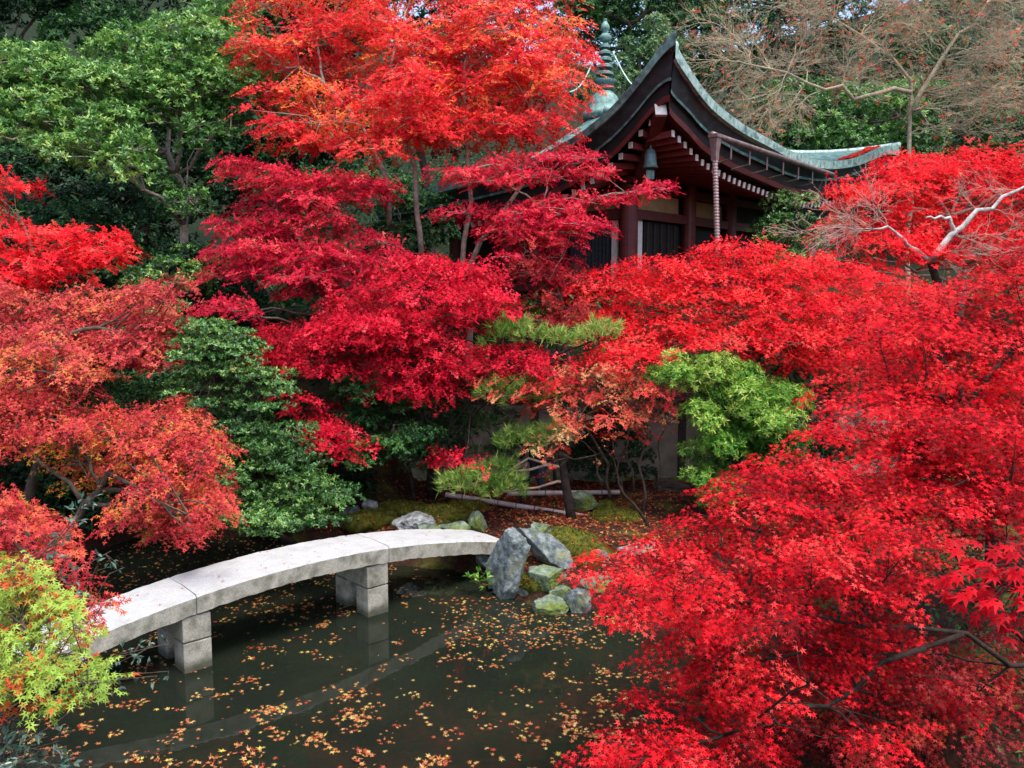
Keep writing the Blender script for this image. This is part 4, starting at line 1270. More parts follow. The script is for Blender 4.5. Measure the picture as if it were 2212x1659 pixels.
maple('huge red maple leaning over the pond from the near right bank', 'scarlet',  # darker tints in the lower regions paint shade under the upper boughs
      [Rg([(1690, 960), (1820, 1000), (2000, 1040), (2080, 1120), (1960, 1180), (1760, 1120), (1600, 1090), (1620, 1040)], 8.6, 7.6, 88, flat=.16, layers=1.52, tint=(-.15, .75)),
       Rg([(1560, 1110), (1700, 1120), (1900, 1200), (2000, 1260), (1800, 1300), (1500, 1260), (1400, 1180)], 7.9, 7.0, 91, flat=.16, layers=1.52, tint=(-.2, .7)),
       Rg([(1320, 1225), (1430, 1200), (1600, 1290), (1740, 1340), (1560, 1380), (1410, 1360), (1320, 1290)], 7.3, 6.6, 79, flat=.16, layers=1.52, tint=(-.1, .9)),
       Rg([(1420, 1380), (1580, 1390), (1700, 1430), (1640, 1500), (1510, 1490), (1440, 1440)], 7.5, 7.1, 79, flat=.16, layers=1.36, tint=(-.25, .8)),
       Rg([(1480, 1480), (1640, 1490), (1720, 1560), (1620, 1620), (1500, 1580)], 7.0, 6.5, 74, flat=.16, layers=1.44, tint=(-.1, .6)),
       Rg([(1365, 1505), (1400, 1495), (1440, 1540), (1370, 1560)], 6.4, 6.3, 32, flat=.22, tint=(.2, .5)),
       Rg([(1300, 1605), (1420, 1590), (1560, 1640), (1560, 1700), (1290, 1700)], 6.1, 5.7, 69, flat=.16, layers=1.52, tint=(.15, .55)),
       Rg([(1740, 1340), (2000, 1350), (2100, 1440), (1900, 1500), (1720, 1440)], 7.6, 7.2, 72, flat=.16, layers=0.64, tint=(-.2, .3)),
       Rg([(1830, 1580), (2000, 1560), (1980, 1610), (1860, 1620)], 6.2, 6.1, 50, flat=.16, layers=0.96, tint=(-.1, .6)),
       Rg([(1760, 1470), (2260, 1440), (2260, 1560), (2020, 1540), (1800, 1540)], 8.0, 7.6, 60, flat=.16, layers=.28, tint=(-.5, .1))],
      (5.9, 7.4), stems=[[at(2260, 1420, 7.4), at(2080, 1360, 7.2), at(1880, 1352, 7.0), at(1600, 1300, 6.9)],
                         [at(2230, 1400, 7.5), at(2090, 1220, 7.9), at(1960, 1120, 8.2), at(1860, 1040, 8.5)],
                         [at(2080, 1370, 7.1), at(1900, 1420, 7.1), at(1760, 1400, 7.2), at(1560, 1450, 7.2)],
                         [at(2000, 1400, 6.9), at(1840, 1500, 6.9), at(1640, 1560, 6.6), at(1420, 1630, 6.0)]],
      size=.039, seed=64, shape='star5', rad=.032, cover=2.2, bark_m='bark_dark', nlimb=46, twigs=1700, twig_r=.0026, L=.30, bend=.05, jit=.2, clump=.32, droop=.3)
maple('added brownish red maple, coloured dim for the shade under the huge red maple', 'darkred',  # dark fill: shaded lower leaves painted as a separate dim crown
      [Rg([(1700, 1400), (1980, 1380), (2280, 1400), (2280, 1700), (1980, 1680), (1760, 1600)], 8.6, 7.6, 80, flat=.18, layers=1.25, tint=(.1, 1.1))],
      (4.9, 8.2), size=.042, seed=66, shape='star5', rad=.04, cover=1.5, bark_m='bark_dark', nlimb=9, twigs=260, twig_r=.0028, L=.3, jit=.25, clump=.35)
maple('small yellow leaved maple glimpsed through a gap in the huge red maple', 'tan',
      [Rg([(1900, 1080), (2020, 1090), (2040, 1130), (1920, 1150)], 10.4, 10.2, 40, flat=.4, layers=1.4, tint=(.9, 1.1))], (5.0, 10.6), size=.03, seed=65, rad=.03, cover=1.0, bark_m='bark_dark', nlimb=3, twigs=60, twig_r=.003)

# --- middle garden
evergreen('layered glossy green evergreen beside the bridge on the left bank', 'glossy',
          [Rg([(380, 690), (450, 700), (560, 740), (600, 800), (600, 880), (480, 880), (390, 780)], 14.0, 13.4, 52, flat=.17, layers=1.35, tint=(.2, .65), djit=.3),
           Rg([(520, 880), (640, 930), (730, 1060), (700, 1130), (540, 1140), (440, 1080), (460, 940)], 13.6, 12.6, 54, flat=.2, layers=1.6, tint=(.15, .65), djit=.3),
           Rg([(330, 830), (400, 830), (470, 900), (400, 900)], 13.6, 13.4, 34, flat=.4, tint=(.1, .6))],
          (-3.9, 15.2), stems=[[at(585, 1120, 14.6), at(560, 1000, 14.2), at(500, 850, 14), at(440, 720, 13.9)]], size=.06, seed=71, cover=3.2, bark_m='bark_dark', rad=.06, nlimb=10, twigs=200, low=-.1, up=.9)
evergreen('dark rounded green shrub right of the layered evergreen', 'deep',
          [Rg([(730, 830), (900, 830), (940, 900), (900, 980), (800, 1000), (740, 930)], 15.8, 15, 46, flat=.6, layers=2.2, tint=(.3, .9)),
           Rg([(760, 960), (850, 960), (860, 1000), (780, 1015)], 14.9, 14.7, 34, flat=.5, layers=2, tint=(.85, 1.15))], (-1.9, 16), size=.07, seed=72, cover=3.2, bark_m='bark_dark', rad=.05, nlimb=4, twigs=60, name='evergreen_shrub', cat='shrub')
evergreen('small dark shrub in front of the garden wall left of the pine', 'deep',
          [Rg([(1020, 900), (1110, 890), (1120, 980), (1040, 990)], 16.8, 16.4, 36, flat=.6, tint=(.2, .8))], (-.3, 17), size=.06, seed=73, cover=1.8, bark_m='bark_dark', rad=.03, nlimb=3, twigs=30, name='evergreen_shrub', cat='shrub')
evergreen('yellowish green shrub behind the top of the small pine', 'bush',
          [Rg([(1085, 650), (1150, 660), (1170, 710), (1100, 720)], 17, 16.6, 32, flat=.6, tint=(.3, .8))], (.3, 17.3), size=.06, seed=74, cover=1.9, bark_m='bark_dark', rad=.03, nlimb=3, twigs=30, name='evergreen_shrub', cat='shrub')
evergreen('rounded bright green bush with pale top before the garden wall', 'bush',
          [Rg([(1600, 860), (1710, 870), (1720, 960), (1660, 1040), (1580, 980)], 14.9, 14.5, 42, flat=.8, layers=2.4, tint=(.3, .7), djit=.3),
           Rg([(1420, 780), (1560, 768), (1690, 840), (1730, 910), (1650, 920), (1560, 860), (1440, 830)], 15.2, 14.6, 40, flat=.8, layers=2.5, tint=(.55, 1.0), djit=.4),  # paler leaf tints for the top of the bush
           Rg([(1480, 850), (1640, 850), (1700, 940), (1640, 1010), (1540, 960)], 14.8, 14.4, 42, flat=.8, layers=2.4, tint=(.35, .8), djit=.4),
           Rg([(1470, 960), (1600, 970), (1600, 1040), (1560, 1090), (1490, 1050)], 14.6, 14.2, 40, flat=.8, layers=2.2, tint=(.3, .7), djit=.4)],
          (4.0, 15.2), size=.085, seed=75, cover=3.6, bark_m='bark_dark', rad=.06, nlimb=9, twigs=200, shape='lance', up=.5, spread=70, shell=.4)
evergreen('small dark clipped shrub behind the bright green bush', 'deep',
          [Rg([(1670, 800), (1740, 790), (1750, 840), (1680, 860)], 17, 16.8, 30, flat=.6, tint=(.1, .5))], (5.9, 17.2), size=.05, seed=76, cover=1.8, bark_m='bark_dark', rad=.03, nlimb=3, twigs=20, name='evergreen_shrub', cat='shrub')
maple('thin orange and tan maple in front of the small pine', 'tan',
      [Rg([(1180, 800), (1300, 780), (1420, 850), (1390, 940), (1240, 930), (1130, 870)], 15.3, 14.5, 40, flat=.24, layers=1.7, tint=(-.1, .8)),
       Rg([(1040, 800), (1180, 790), (1200, 850), (1060, 870)], 15.3, 15.0, 40, flat=.24, layers=1.4, tint=(-.2, .3)),
       Rg([(1120, 930), (1240, 920), (1290, 960), (1140, 980)], 14.6, 14.4, 36, flat=.3, layers=1.2, tint=(.1, .9)),
       Rg([(1160, 1010), (1200, 1010), (1200, 1040), (1170, 1040)], 14.6, 14.5, 20, flat=.5, tint=(.0, .2))],
      (1.9, 15.8), size=.055, seed=77, bark_m='bark_mid', rad=.035, cover=1.0, nlimb=7, twigs=300, L=.3, twig_r=.005)

evergreen('dark shrub added for shade on the far left bank behind the coral maple', 'deep',  # put in to make the gaps behind the maple dark
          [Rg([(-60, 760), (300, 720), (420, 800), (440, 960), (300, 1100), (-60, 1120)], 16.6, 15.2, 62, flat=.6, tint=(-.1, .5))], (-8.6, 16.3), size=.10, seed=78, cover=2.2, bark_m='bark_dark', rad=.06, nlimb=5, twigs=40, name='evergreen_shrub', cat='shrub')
evergreen('dark shrub added for shade between the layered evergreen and the dark rounded shrub', 'deep',  # extra dark foliage, added for the shade behind the layered evergreen
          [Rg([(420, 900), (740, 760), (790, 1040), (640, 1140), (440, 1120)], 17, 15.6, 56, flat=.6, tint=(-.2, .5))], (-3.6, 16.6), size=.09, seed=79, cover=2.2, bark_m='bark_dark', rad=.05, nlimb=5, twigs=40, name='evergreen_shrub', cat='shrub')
evergreen('dark shrub added for shade below the crimson dome at the foot of the slope', 'deep',  # added to darken the area before the wall
          [Rg([(880, 830), (1010, 820), (1010, 880), (960, 1010), (880, 1010)], 16.9, 16.2, 40, flat=.7, tint=(-.1, .5))], (-1.0, 16.9), size=.07, seed=82, cover=2.0, bark_m='bark_dark', rad=.04, nlimb=5, twigs=60, name='evergreen_shrub', cat='shrub')
evergreen('very dark shrub added for shade behind the thin tan stems', 'deep',  # stands in for deep shade behind the stems
          [Rg([(1235, 880), (1400, 870), (1410, 1020), (1250, 1030)], 17.4, 16.9, 40, flat=.8, tint=(-.3, .3))], (2.2, 17.4), size=.07, seed=83, cover=2.4, bark_m='bark_dark', rad=.04, nlimb=5, twigs=40, name='evergreen_shrub', cat='shrub')
evergreen('dark shrub between the bright green bush and the huge red maple', 'deep',
          [Rg([(1600, 900), (1800, 860), (1860, 1040), (1560, 1120)], 16.2, 14.8, 46, flat=.7, tint=(-.1, .5))], (5.0, 15.8), size=.08, seed=84, cover=2.0, bark_m='bark_dark', rad=.04, nlimb=5, twigs=40, name='evergreen_shrub', cat='shrub')
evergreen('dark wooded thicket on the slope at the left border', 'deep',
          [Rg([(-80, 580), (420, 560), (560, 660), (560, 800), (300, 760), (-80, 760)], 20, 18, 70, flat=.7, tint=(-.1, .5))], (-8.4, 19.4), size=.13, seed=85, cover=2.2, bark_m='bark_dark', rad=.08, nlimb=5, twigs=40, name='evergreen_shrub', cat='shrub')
evergreen('high dark conifer wood far up the hill at the top right', 'deep',
          [Rg([(1500, 60), (2300, 120), (2300, 420), (1560, 330)], 50, 48, 80, flat=.8, tint=(.0, .7))], (20, 49), size=.32, seed=86, cover=1.8, bark_m='bark_dark', rad=.2, nlimb=5, twigs=0)

# --- small trained pine with separate needle pads
def pine():
    rng = np.random.default_rng(81)
    b = at(1236, 1120, 14.75); b[2] = float(hgt(b[0], b[1]))
    root = thing('pine_tree', 'small trained pine with yellow green needle pads by the bamboo rails', 'pine tree', b)
    st = resample([b - (0, 0, .1), at(1222, 1050, 14.75), at(1212, 980, 14.8), at(1225, 900, 14.9), at(1200, 820, 15), at(1175, 740, 15.1)], 14)
    m = MB(); m.tube(st, list(np.linspace(.095, .03, 14)), 9); m.build('trunk', M['bark_dark'], root, b, smooth=True, fix=False)
    pads = [((1050, 740), (1130, 705), 15.2), ((1130, 725), (1225, 735), 15.1), ((1255, 735), (1335, 715), 15.2), ((1040, 850), (1115, 850), 14.9), ((1100, 862), (1190, 855), 14.9),
            ((1085, 955), (1150, 950), 14.7), ((1150, 960), (1215, 940), 14.7), ((960, 1050), (1040, 1045), 14.5), ((1030, 1035), (1105, 1015), 14.6), ((1060, 1060), (1125, 1055), 14.5)]
    for i, (a, e, d) in enumerate(pads):
        u, v = (a[0] + e[0]) / 2, (a[1] + e[1]) / 2
        c = at(u, v, d)
        rx = abs(e[0] - a[0]) / 2 / FPX * d * 1.25
        n = 105
        th = rng.random(n) * 6.283; r = np.sqrt(rng.random(n))
        O = c + np.stack([rx * 1.15 * r * np.cos(th), rx * .9 * r * np.sin(th), .13 * (1 - r ** 2) + rng.normal(0, .085, n) + (np.cos(th) * r) * (a[1] - e[1]) / 2 / FPX * d], -1)
        per = 16
        o = unit(np.stack([np.cos(th) * r * .8, np.sin(th) * r * .8 - .15, np.full(n, .8)], -1) + rng.normal(0, .25, (n, 3)))
        D = unit(o[:, None] + rng.normal(0, .5, (n, per, 3)))
        P = np.broadcast_to(O[:, None], D.shape) + rng.normal(0, .015, D.shape)
        N = rng.normal(0, 1, D.shape)
        ti = rng.uniform(.3, .7) + rng.normal(0, .28, (n, 1)) + rng.normal(0, .1, (n, per))
        nd = leaf_mesh('needle_pad', P.reshape(-1, 3), D.reshape(-1, 3), N.reshape(-1, 3), .15 * rng.uniform(.6, 1.2, n * per), ti.reshape(-1), 'needle', M['needle'], root, b)
        nd['kind'] = 'stuff'
        s_ = st[np.argmin(np.linalg.norm(st - c - np.array((0, 0, -.1)), axis=1))]
        m = MB()
        q = curve(s_, c - (0, 0, .05), .05, rng, 7, .1)
        m.tube(q, list(np.linspace(.030, .012, 7)), 6)
        for k in rng.choice(n, 14, replace=False):
            m.tube([c - (0, 0, .04), O[k]], [.008, .004], 3, cap=False)
        m.build('branch', M['bark_tan'] if d < 14.65 else M['bark_dark'], root, b, smooth=True, fix=False)
pine()

# --- bare trees
M['bark_pink'] = bark('pinkish_twig_bark', (.24, .14, .11), (.44, .30, .25))
def bare(label, base, stems, tips_regions, rad, seed, bark_m, leaf=None, nleaf=0, lsize=.06, fork=3, depth=3, twl=.5, name='bare_tree', twig_m=None, thin=.35, cat='bare tree', jit=.5):
    """a leafless tree: stems, limbs to points over the crown, and a fine net of forking twigs"""
    rng = np.random.default_rng(seed)
    b = np.array(base, float)
    root = thing(name, label, cat, b)
    allst = []
    for i, st in enumerate(stems):
        st = resample(st, 10); st[1:-1] += rng.normal(0, .02, (8, 3)) * np.linalg.norm(st[-1] - st[0])
        m = MB(); m.tube(st, list(np.linspace(rad * (1 if i == 0 else .7), rad * .25, 10)), 8)
        m.build('trunk', M[bark_m], root, b, smooth=True, fix=False); allst.append(st)
    allst = np.concatenate(allst)
    tw = MB(); ends = []
    def grow(p, d, L, r, lev):
        q = p + d * L * .5 + rng.normal(0, .06, 3) * L
        e = p + d * L + rng.normal(0, .08, 3) * L
        tw.tube([p, q, e], [r, r * .8, r * .6], 3, cap=False)
        ends.append(e)
        if lev <= 0: return
        for _ in range(fork):
            s_ = rng.uniform(.35, 1)
            a = p + (e - p) * s_
            grow(a, unit(d + rng.normal(0, jit, 3) + (0, 0, .08)), L * rng.uniform(.5, .75), r * .62, lev - 1)
    for rg in tips_regions:
        c, R_, T_, A = region(rng=rng, **rg)
        lim = MB()
        for p in c:
            cost = np.linalg.norm(allst - p, axis=1) + 1.0 * np.maximum(0, allst[:, 2] - p[2])
            s_ = allst[np.argmin(cost)]
            q = curve(s_, p, .08, rng, 7, .08)
            lim.tube(q, list(np.linspace(rad * thin, rad * .07, 7)), 5, cap=False)
            for k in (2, 3, 4, 5, 6):
                d = unit(q[k] - q[k - 1])
                for _ in range(2):
                    grow(q[k], unit(d + rng.normal(0, .6, 3)), twl * rng.uniform(.7, 1.2), rad * .075, depth - 1)
            grow(p, unit(q[-1] - q[-2]), twl, rad * .08, depth)
        lb = lim.build('limbs', M[twig_m or bark_m], root, b, smooth=True, fix=False)
        lb['kind'] = 'stuff'
    t = tw.build('twigs', M[twig_m or bark_m], root, b, fix=False); t['kind'] = 'stuff'
    if leaf:
        e = np.array(ends); e = e[rng.choice(len(e), min(nleaf, len(e)), replace=False)]
        n = len(e)
        lf = leaf_mesh('leaves', e, unit(rng.normal(0, 1, (n, 3)) + (0, 0, -.5)), rng.normal(0, .6, (n, 3)) + (0, 0, 1), lsize * rng.uniform(.7, 1.3, n), rng.random(n), 'star3', M[leaf], root, b)
        lf['kind'] = 'stuff'
    return root
gz = lambda x, y: float(hgt(x, y))
p0 = at(1975, 360, 27)
bare('large bare tan twiggy tree behind the right roof corner', (p0[0], p0[1], gz(p0[0], p0[1])),
     [[(p0[0], p0[1], gz(p0[0], p0[1]) - .1), p0, at(1972, 240, 27), at(1960, 170, 27.2), at(1890, 110, 27.3), at(1800, 40, 27.6)],
      [at(1972, 240, 27), at(2010, 150, 27.2), at(2090, 60, 27.5), at(2180, -40, 27.8)],
      [at(1968, 200, 27), at(1860, 210, 26.6), at(1760, 180, 26.4), at(1620, 140, 26.2)]],
     [Rg([(1520, 60), (1700, 0), (1800, -50), (2000, -60), (2260, -60), (2280, 160), (2200, 300), (2040, 280), (1900, 180), (1760, 260), (1620, 270), (1500, 160)], 27.6, 26.2, 95, flat=.42, layers=2.5, djit=.9)],
     .11, 91, 'bark_twig', 'tan', 2000, .10, fork=4, depth=3, twl=.8, thin=.2)
p1 = at(2010, 565, 18.6)
silver = bare('silvery bare boughs of a leafless maple at the right below the roof', (p1[0], p1[1], gz(p1[0], p1[1])),
     [[p1, at(2065, 510, 18.6), at(2100, 470, 18.6), at(2180, 415, 18.6), at(2260, 380, 18.7)],
      [p1, at(1960, 530, 18.5), at(1925, 490, 18.4), at(1885, 495, 18.3)],
      [at(2065, 510, 18.6), at(2050, 470, 18.5), at(2000, 470, 18.4)]],
     [Rg([(1780, 400), (1900, 400), (1920, 480), (1800, 520)], 18.5, 18.2, 44, flat=.5, layers=1.2, djit=.3), Rg([(1700, 490), (1790, 480), (1820, 540), (1740, 540)], 18.2, 18, 34, flat=.5, layers=1.0, djit=.3),
      Rg([(2100, 400), (2260, 340), (2260, 440), (2120, 560), (2020, 600)], 18.7, 18.2, 50, flat=.5, layers=.9, djit=.3)],
     .08, 92, 'bark_silver', 'tan', 60, .07, fork=3, depth=2, twl=.45, thin=.16, twig_m='bark_pink')
m = MB()
m.tube([(p1[0] + .9, p1[1] + .6, gz(p1[0] + .9, p1[1] + .6) - .1), (p1[0] + .6, p1[1] + .3, p1[2] - 1.2), p1], [.11, .10, .08], 8)
m.build('lower_trunk', M['bark_dark'], silver, (p1[0], p1[1], gz(p1[0], p1[1])), smooth=True, fix=False)
p2 = at(1388, 1068, 15.4)
bare('cluster of thin tan leafless stems in front of the pale garden wall', (p2[0], p2[1], gz(p2[0], p2[1])),
     [[(p2[0], p2[1], gz(p2[0], p2[1]) - .1), at(1388, 1000, 15.4), at(1386, 900, 15.4), at(1410, 800, 15.4)],
      [at(1345, 1060, 15.6), at(1325, 980, 15.6), at(1320, 880, 15.6)], [at(1420, 1050, 15.6), at(1425, 960, 15.6), at(1430, 860, 15.5)], [at(1370, 1060, 15.7), at(1350, 960, 15.7), at(1365, 850, 15.6)],
      [at(1300, 1050, 15.5), at(1285, 980, 15.5), at(1240, 940, 15.5)]],
     [Rg([(1340, 790), (1470, 790), (1500, 900), (1400, 930), (1340, 890)], 15.5, 15.2, 34, flat=.6, layers=1.7, djit=.25)],
     .032, 93, 'bark_mid', 'rose', 420, .05, fork=2, depth=2, twl=.28, thin=.22)
p3 = at(1405, 1170, 14.2)
bare('crooked dark young tree leaning beside the bamboo rail end', (p3[0], p3[1], gz(p3[0], p3[1])),
     [[(p3[0], p3[1], gz(p3[0], p3[1]) - .1), at(1385, 1110, 14.3), at(1345, 1060, 14.5), at(1330, 1000, 14.6), at(1300, 960, 14.7)]],
     [Rg([(1270, 940), (1340, 930), (1350, 990), (1290, 1000)], 14.7, 14.5, 28, flat=.6, layers=.8, djit=.1)], .035, 94, 'bark_dark', 'tan', 20, .05, fork=2, depth=1, twl=.2, thin=.4, cat='young tree')

# --- grey green sprigs near the viewer
def sprig(label, tips, base, mat, seed, size=.07, n=9):
    rng = np.random.default_rng(seed)
    b = np.array(base)
    root = thing('nandina_shrub', label, 'shrub', b)
    m = MB(); P, D, N, T = [], [], [], []
    for (u, v, Y) in tips:
        e = at(u, v, Y)
        q = curve(b, e, .12, rng, 7)
        m.tube(q, list(np.linspace(.009, .003, 7)), 5, cap=False)
        for k in range(n):
            t = rng.uniform(.72, 1.02)
            p = q[0] * 0 + np.array([np.interp(t, np.linspace(0, 1, 7), q[:, j]) for j in range(3)])
            d = unit(unit(q[-1] - q[-2]) * .5 + rng.normal(0, .6, 3))
            st_e = p + d * .07
            m.tube([p, st_e], [.002, .0015], 3, cap=False)
            for _ in range(3):
                P.append(st_e); D.append(unit(d + rng.normal(0, .6, 3))); N.append(np.array((0, 0, 1.)) + rng.normal(0, .4, 3)); T.append(rng.random())
    m.build('stems', M['bark_mid'], root, b, fix=False)
    n_ = len(P)
    l = leaf_mesh('leaves', np.array(P), np.array(D), np.array(N), size * rng.uniform(.7, 1.2, n_), np.array(T), 'oval', M[mat], root, b)
    l['kind'] = 'stuff'
sprig('grey green nandina sprigs rising in front of the vermilion maple', [(175, 1110, 5.9), (240, 1190, 5.9), (215, 1210, 5.8), (235, 1240, 5.8), (190, 1080, 6.0), (120, 1160, 6.0), (60, 1180, 6.0), (150, 1200, 5.9)], (-4.6, 6.0, .6), 'grey', 95, .06)
sprig('small glossy sprig poking out beside the near bridge pier', [(330, 1395, 6.4), (365, 1390, 6.4), (340, 1460, 6.3), (365, 1450, 6.4), (290, 1410, 6.3)], (-4.9, 6.6, .5), 'grey', 96, .055, 6)
sprig('grey green shrub in the bottom corner by the water', [(30, 1600, 4.9), (80, 1570, 4.9), (130, 1600, 4.9), (60, 1640, 4.8), (110, 1650, 4.8), (10, 1650, 4.7), (150, 1640, 4.9), (30, 1560, 5.0), (90, 1620, 4.8)], (-4.2, 5.1, .5), 'grey', 97, .06, 12)
sprig('little fresh yellow green plant at the foot of the upright rock', [(1045, 1235, 12.5), (1030, 1255, 12.4), (1015, 1250, 12.5), (1050, 1255, 12.4)], gr(1045, 1275, 0) + (0, 0, -.03), 'bush', 98, .10, 5)

# --- near branch of big leaves: each leaf its own piece
def near_spray():
    rng = np.random.default_rng(99)
    b = np.array((4.6, 4.2, float(hgt(4.95, 4.2))))
    root = thing('maple_tree', 'nearest branch of very large red maple leaves at the right border', 'maple tree', b)
    m = MB()
    st = resample([b - (0, 0, .2), at(2420, 1500, 3.9), at(2330, 1320, 3.6), at(2230, 1240, 3.5)], 9)
    m.tube(st, list(np.linspace(.05, .012, 9)), 7)
    m.build('trunk', M['bark_dark'], root, b, smooth=True, fix=False)
    br = MB()
    V, Fc = _lobes(7, 128, (.42, .66, .9, 1.0, .9, .66, .42), .36, .16)
    protos = []
    for k in range(5):
        me = bpy.data.meshes.new('leaf')
        W = V.copy(); W[:, 2] -= .12 * (W[:, 0] ** 2 + W[:, 1] ** 2) * rng.uniform(.3, 1.6)
        me.from_pydata([tuple(q) for q in W], [], [tuple(int(i) for i in f) for f in Fc])
        a = me.attributes.new('tint', 'FLOAT', 'FACE'); a.data.foreach_set('value', np.full(len(Fc), .12 + .07 * k, np.float32))
        me.materials.append(M['scarlet']); protos.append(me)
    pts = [(2080, 1180), (2130, 1215), (2180, 1190), (2105, 1270), (2160, 1290), (2200, 1260), (2070, 1300), (2180, 1330), (2210, 1320), (2140, 1240), (2190, 1225), (2215, 1170), (2090, 1225), (2125, 1325), (2205, 1360), (2055, 1250)]
    for (u, v) in pts:
        for _ in range(5):
            p = at(u + rng.normal(0, 20), v + rng.normal(0, 14), 3.5 + rng.normal(0, .12))
            o = bpy.data.objects.new('leaf', protos[rng.integers(5)]); COL.objects.link(o); o.parent = root
            d = unit(np.array((-.75, -.25, -.35)) + rng.normal(0, .35, 3)); n = np.array((0.05, -.4, .9)) + rng.normal(0, .25, 3)
            z = unit(n - d * np.dot(n, d)); y = np.cross(z, d)
            s_ = .066 * rng.uniform(.7, 1.25)
            Mx = Matrix(((d[0] * s_, y[0] * s_, z[0] * s_, p[0] - b[0]), (d[1] * s_, y[1] * s_, z[1] * s_, p[1] - b[1]), (d[2] * s_, y[2] * s_, z[2] * s_, p[2] - b[2]), (0, 0, 0, 1)))
            o.matrix_local = Mx
            br.tube([st[-1] * .5 + st[-2] * .5 + rng.normal(0, .02, 3), (p + st[-1]) / 2 + (0, 0, .03), p], [.004, .003, .0015], 3, cap=False)
    q = br.build('branches', M['bark_dark'], root, b, fix=False); q['kind'] = 'stuff'
near_spray()

# ------------------------------------------------------------------ hillside undergrowth, fallen leaves
def ground_leaves(name, label, n, xr, yr, cond, size, mat, shape, seed, kind='stuff', lift=.012, cat='fallen leaves', stand=.25):
    rng = np.random.default_rng(seed)
    x = rng.uniform(*xr, n); y = rng.uniform(*yr, n)
    k = cond(x, y, rng); x, y = x[k], y[k]; n = len(x)
    z = hgt(x, y) + lift + rng.random(n) * lift
    a = rng.random(n) * 6.283
    D = np.stack([np.cos(a), np.sin(a), rng.normal(0, stand, n)], -1); N = np.array((0, 0, 1.)) + rng.normal(0, .3 + stand * .4, (n, 3))
    o = leaf_mesh(name, np.stack([x, y, z], -1), D, N, size * rng.uniform(.6, 1.25, n), rng.random(n) ** 1.4, shape, mat)
    props(o, label, cat, None, kind)
ground_leaves('fallen_leaves', 'brown and red maple leaves lying on the garden bank', 26000, (-6, 7.5), (11.5, 18),
              lambda x, y, r: (pond_sd(x, y) > .12) & (r.random(len(x)) < .35 + .65 * (wob(x * .6, y * .6) > -.2)), .045, M['fallen'], 'star3', 201)
ground_leaves('undergrowth', 'dark low undergrowth covering the hillside', 38000, (-22, 26), (18.6, 62),
              lambda x, y, r: ~((x > -3) & (x < 12) & (y > 21.5) & (y < 40)), .26, M['deep'], 'oval', 202, lift=.12, cat='undergrowth', stand=.9)
ground_leaves('bank_plants', 'low dark green plants along the left bank of the pond', 14000, (-13, -4.6), (3.5, 18.5),
              lambda x, y, r: (pond_sd(x, y) > .1), .10, M['deep'], 'oval', 203, lift=.08, cat='undergrowth', stand=.9)
ground_leaves('bank_plants', 'low dark plants on the near right bank under the huge maple', 9000, (1.5, 9), (4, 12.5),
              lambda x, y, r: (pond_sd(x, y) > .1) & (x > 3.2), .10, M['deep'], 'oval', 204, lift=.08, cat='undergrowth', stand=.9)

# fuzz and litter on the moss cushions
rng = np.random.default_rng(206)
P, Nn = [], []
for o in MOUNDS:
    co = np.array([v.co for v in o.data.vertices]); no = np.array([v.normal for v in o.data.vertices])
    k = rng.choice(np.where(co[:, 2] > .02)[0], 1500)
    P.append(co[k] + np.array(o.location) + rng.normal(0, .012, (1500, 3)) * (1, 1, 0)); Nn.append(no[k])
P = np.concatenate(P); Nn = np.concatenate(Nn)
n = len(P)
o = leaf_mesh('moss_tufts', P, Nn + rng.normal(0, .5, (n, 3)), rng.normal(0, 1, (n, 3)), .035 * rng.uniform(.5, 1.3, n), rng.random(n), 'oval', leaf_mat('moss_tuft', [(0, (.03, .04, .008)), (.6, (.10, .11, .015)), (1, (.22, .20, .03))], trans=.1, rough=.9, spec=.1))
props(o, 'short fuzzy moss tufts on the bank cushions', 'moss', None, 'stuff')
k = rng.choice(n, 420)
o = leaf_mesh('moss_litter', P[k] + Nn[k] * .012, rng.normal(0, 1, (420, 3)) * (1, 1, .2), Nn[k] + rng.normal(0, .25, (420, 3)), .045 * rng.uniform(.6, 1.2, 420), rng.random(420) ** 1.2, 'star3', M['fallen'])
props(o, 'red and tan leaves fallen on the moss cushions', 'fallen leaves', None, 'stuff')

# leaves on the roof edge near the right corner
rng = np.random.default_rng(205)
n = 500
w = rng.uniform(.02, .06, n); si = rng.uniform(.72, .92, n)
P = np.stack([np.interp(si, sR, TR[:, k]) for k in range(3)], -1)
P = P * (1 - w[:, None]) + APEX[None] * w[:, None]; P[:, 2] -= np.sin(np.pi * w) * (1 - .35 * w) - .05
o = leaf_mesh('roof_leaves', P, np.stack([rng.normal(0, 1, n), rng.normal(0, 1, n), rng.normal(0, .2, n)], -1), np.array((0, 0, 1.)) + rng.normal(0, .3, (n, 3)), .1 * rng.uniform(.7, 1.2, n), rng.random(n), 'star3', M['vermilion'])
props(o, 'red leaves caught on the roof near its right corner', 'fallen leaves', None, 'stuff')
# leaves on the bridge deck
n = 46
t = rng.uniform(-1.4, 5.1, n); wv = rng.uniform(.06, .84, n)
P = np.array([BP(a, b_, bz(a) + .022) for a, b_ in zip(t, wv)])
o = leaf_mesh('deck_leaves', P, rng.normal(0, 1, (n, 3)) * (1, 1, .1), np.array((0, 0, 1.)) + rng.normal(0, .15, (n, 3)), .028, rng.random(n) * .5, 'star3', M['fallen'])
props(o, 'a few small fallen leaves scattered on the bridge deck', 'fallen leaves', None, 'stuff')

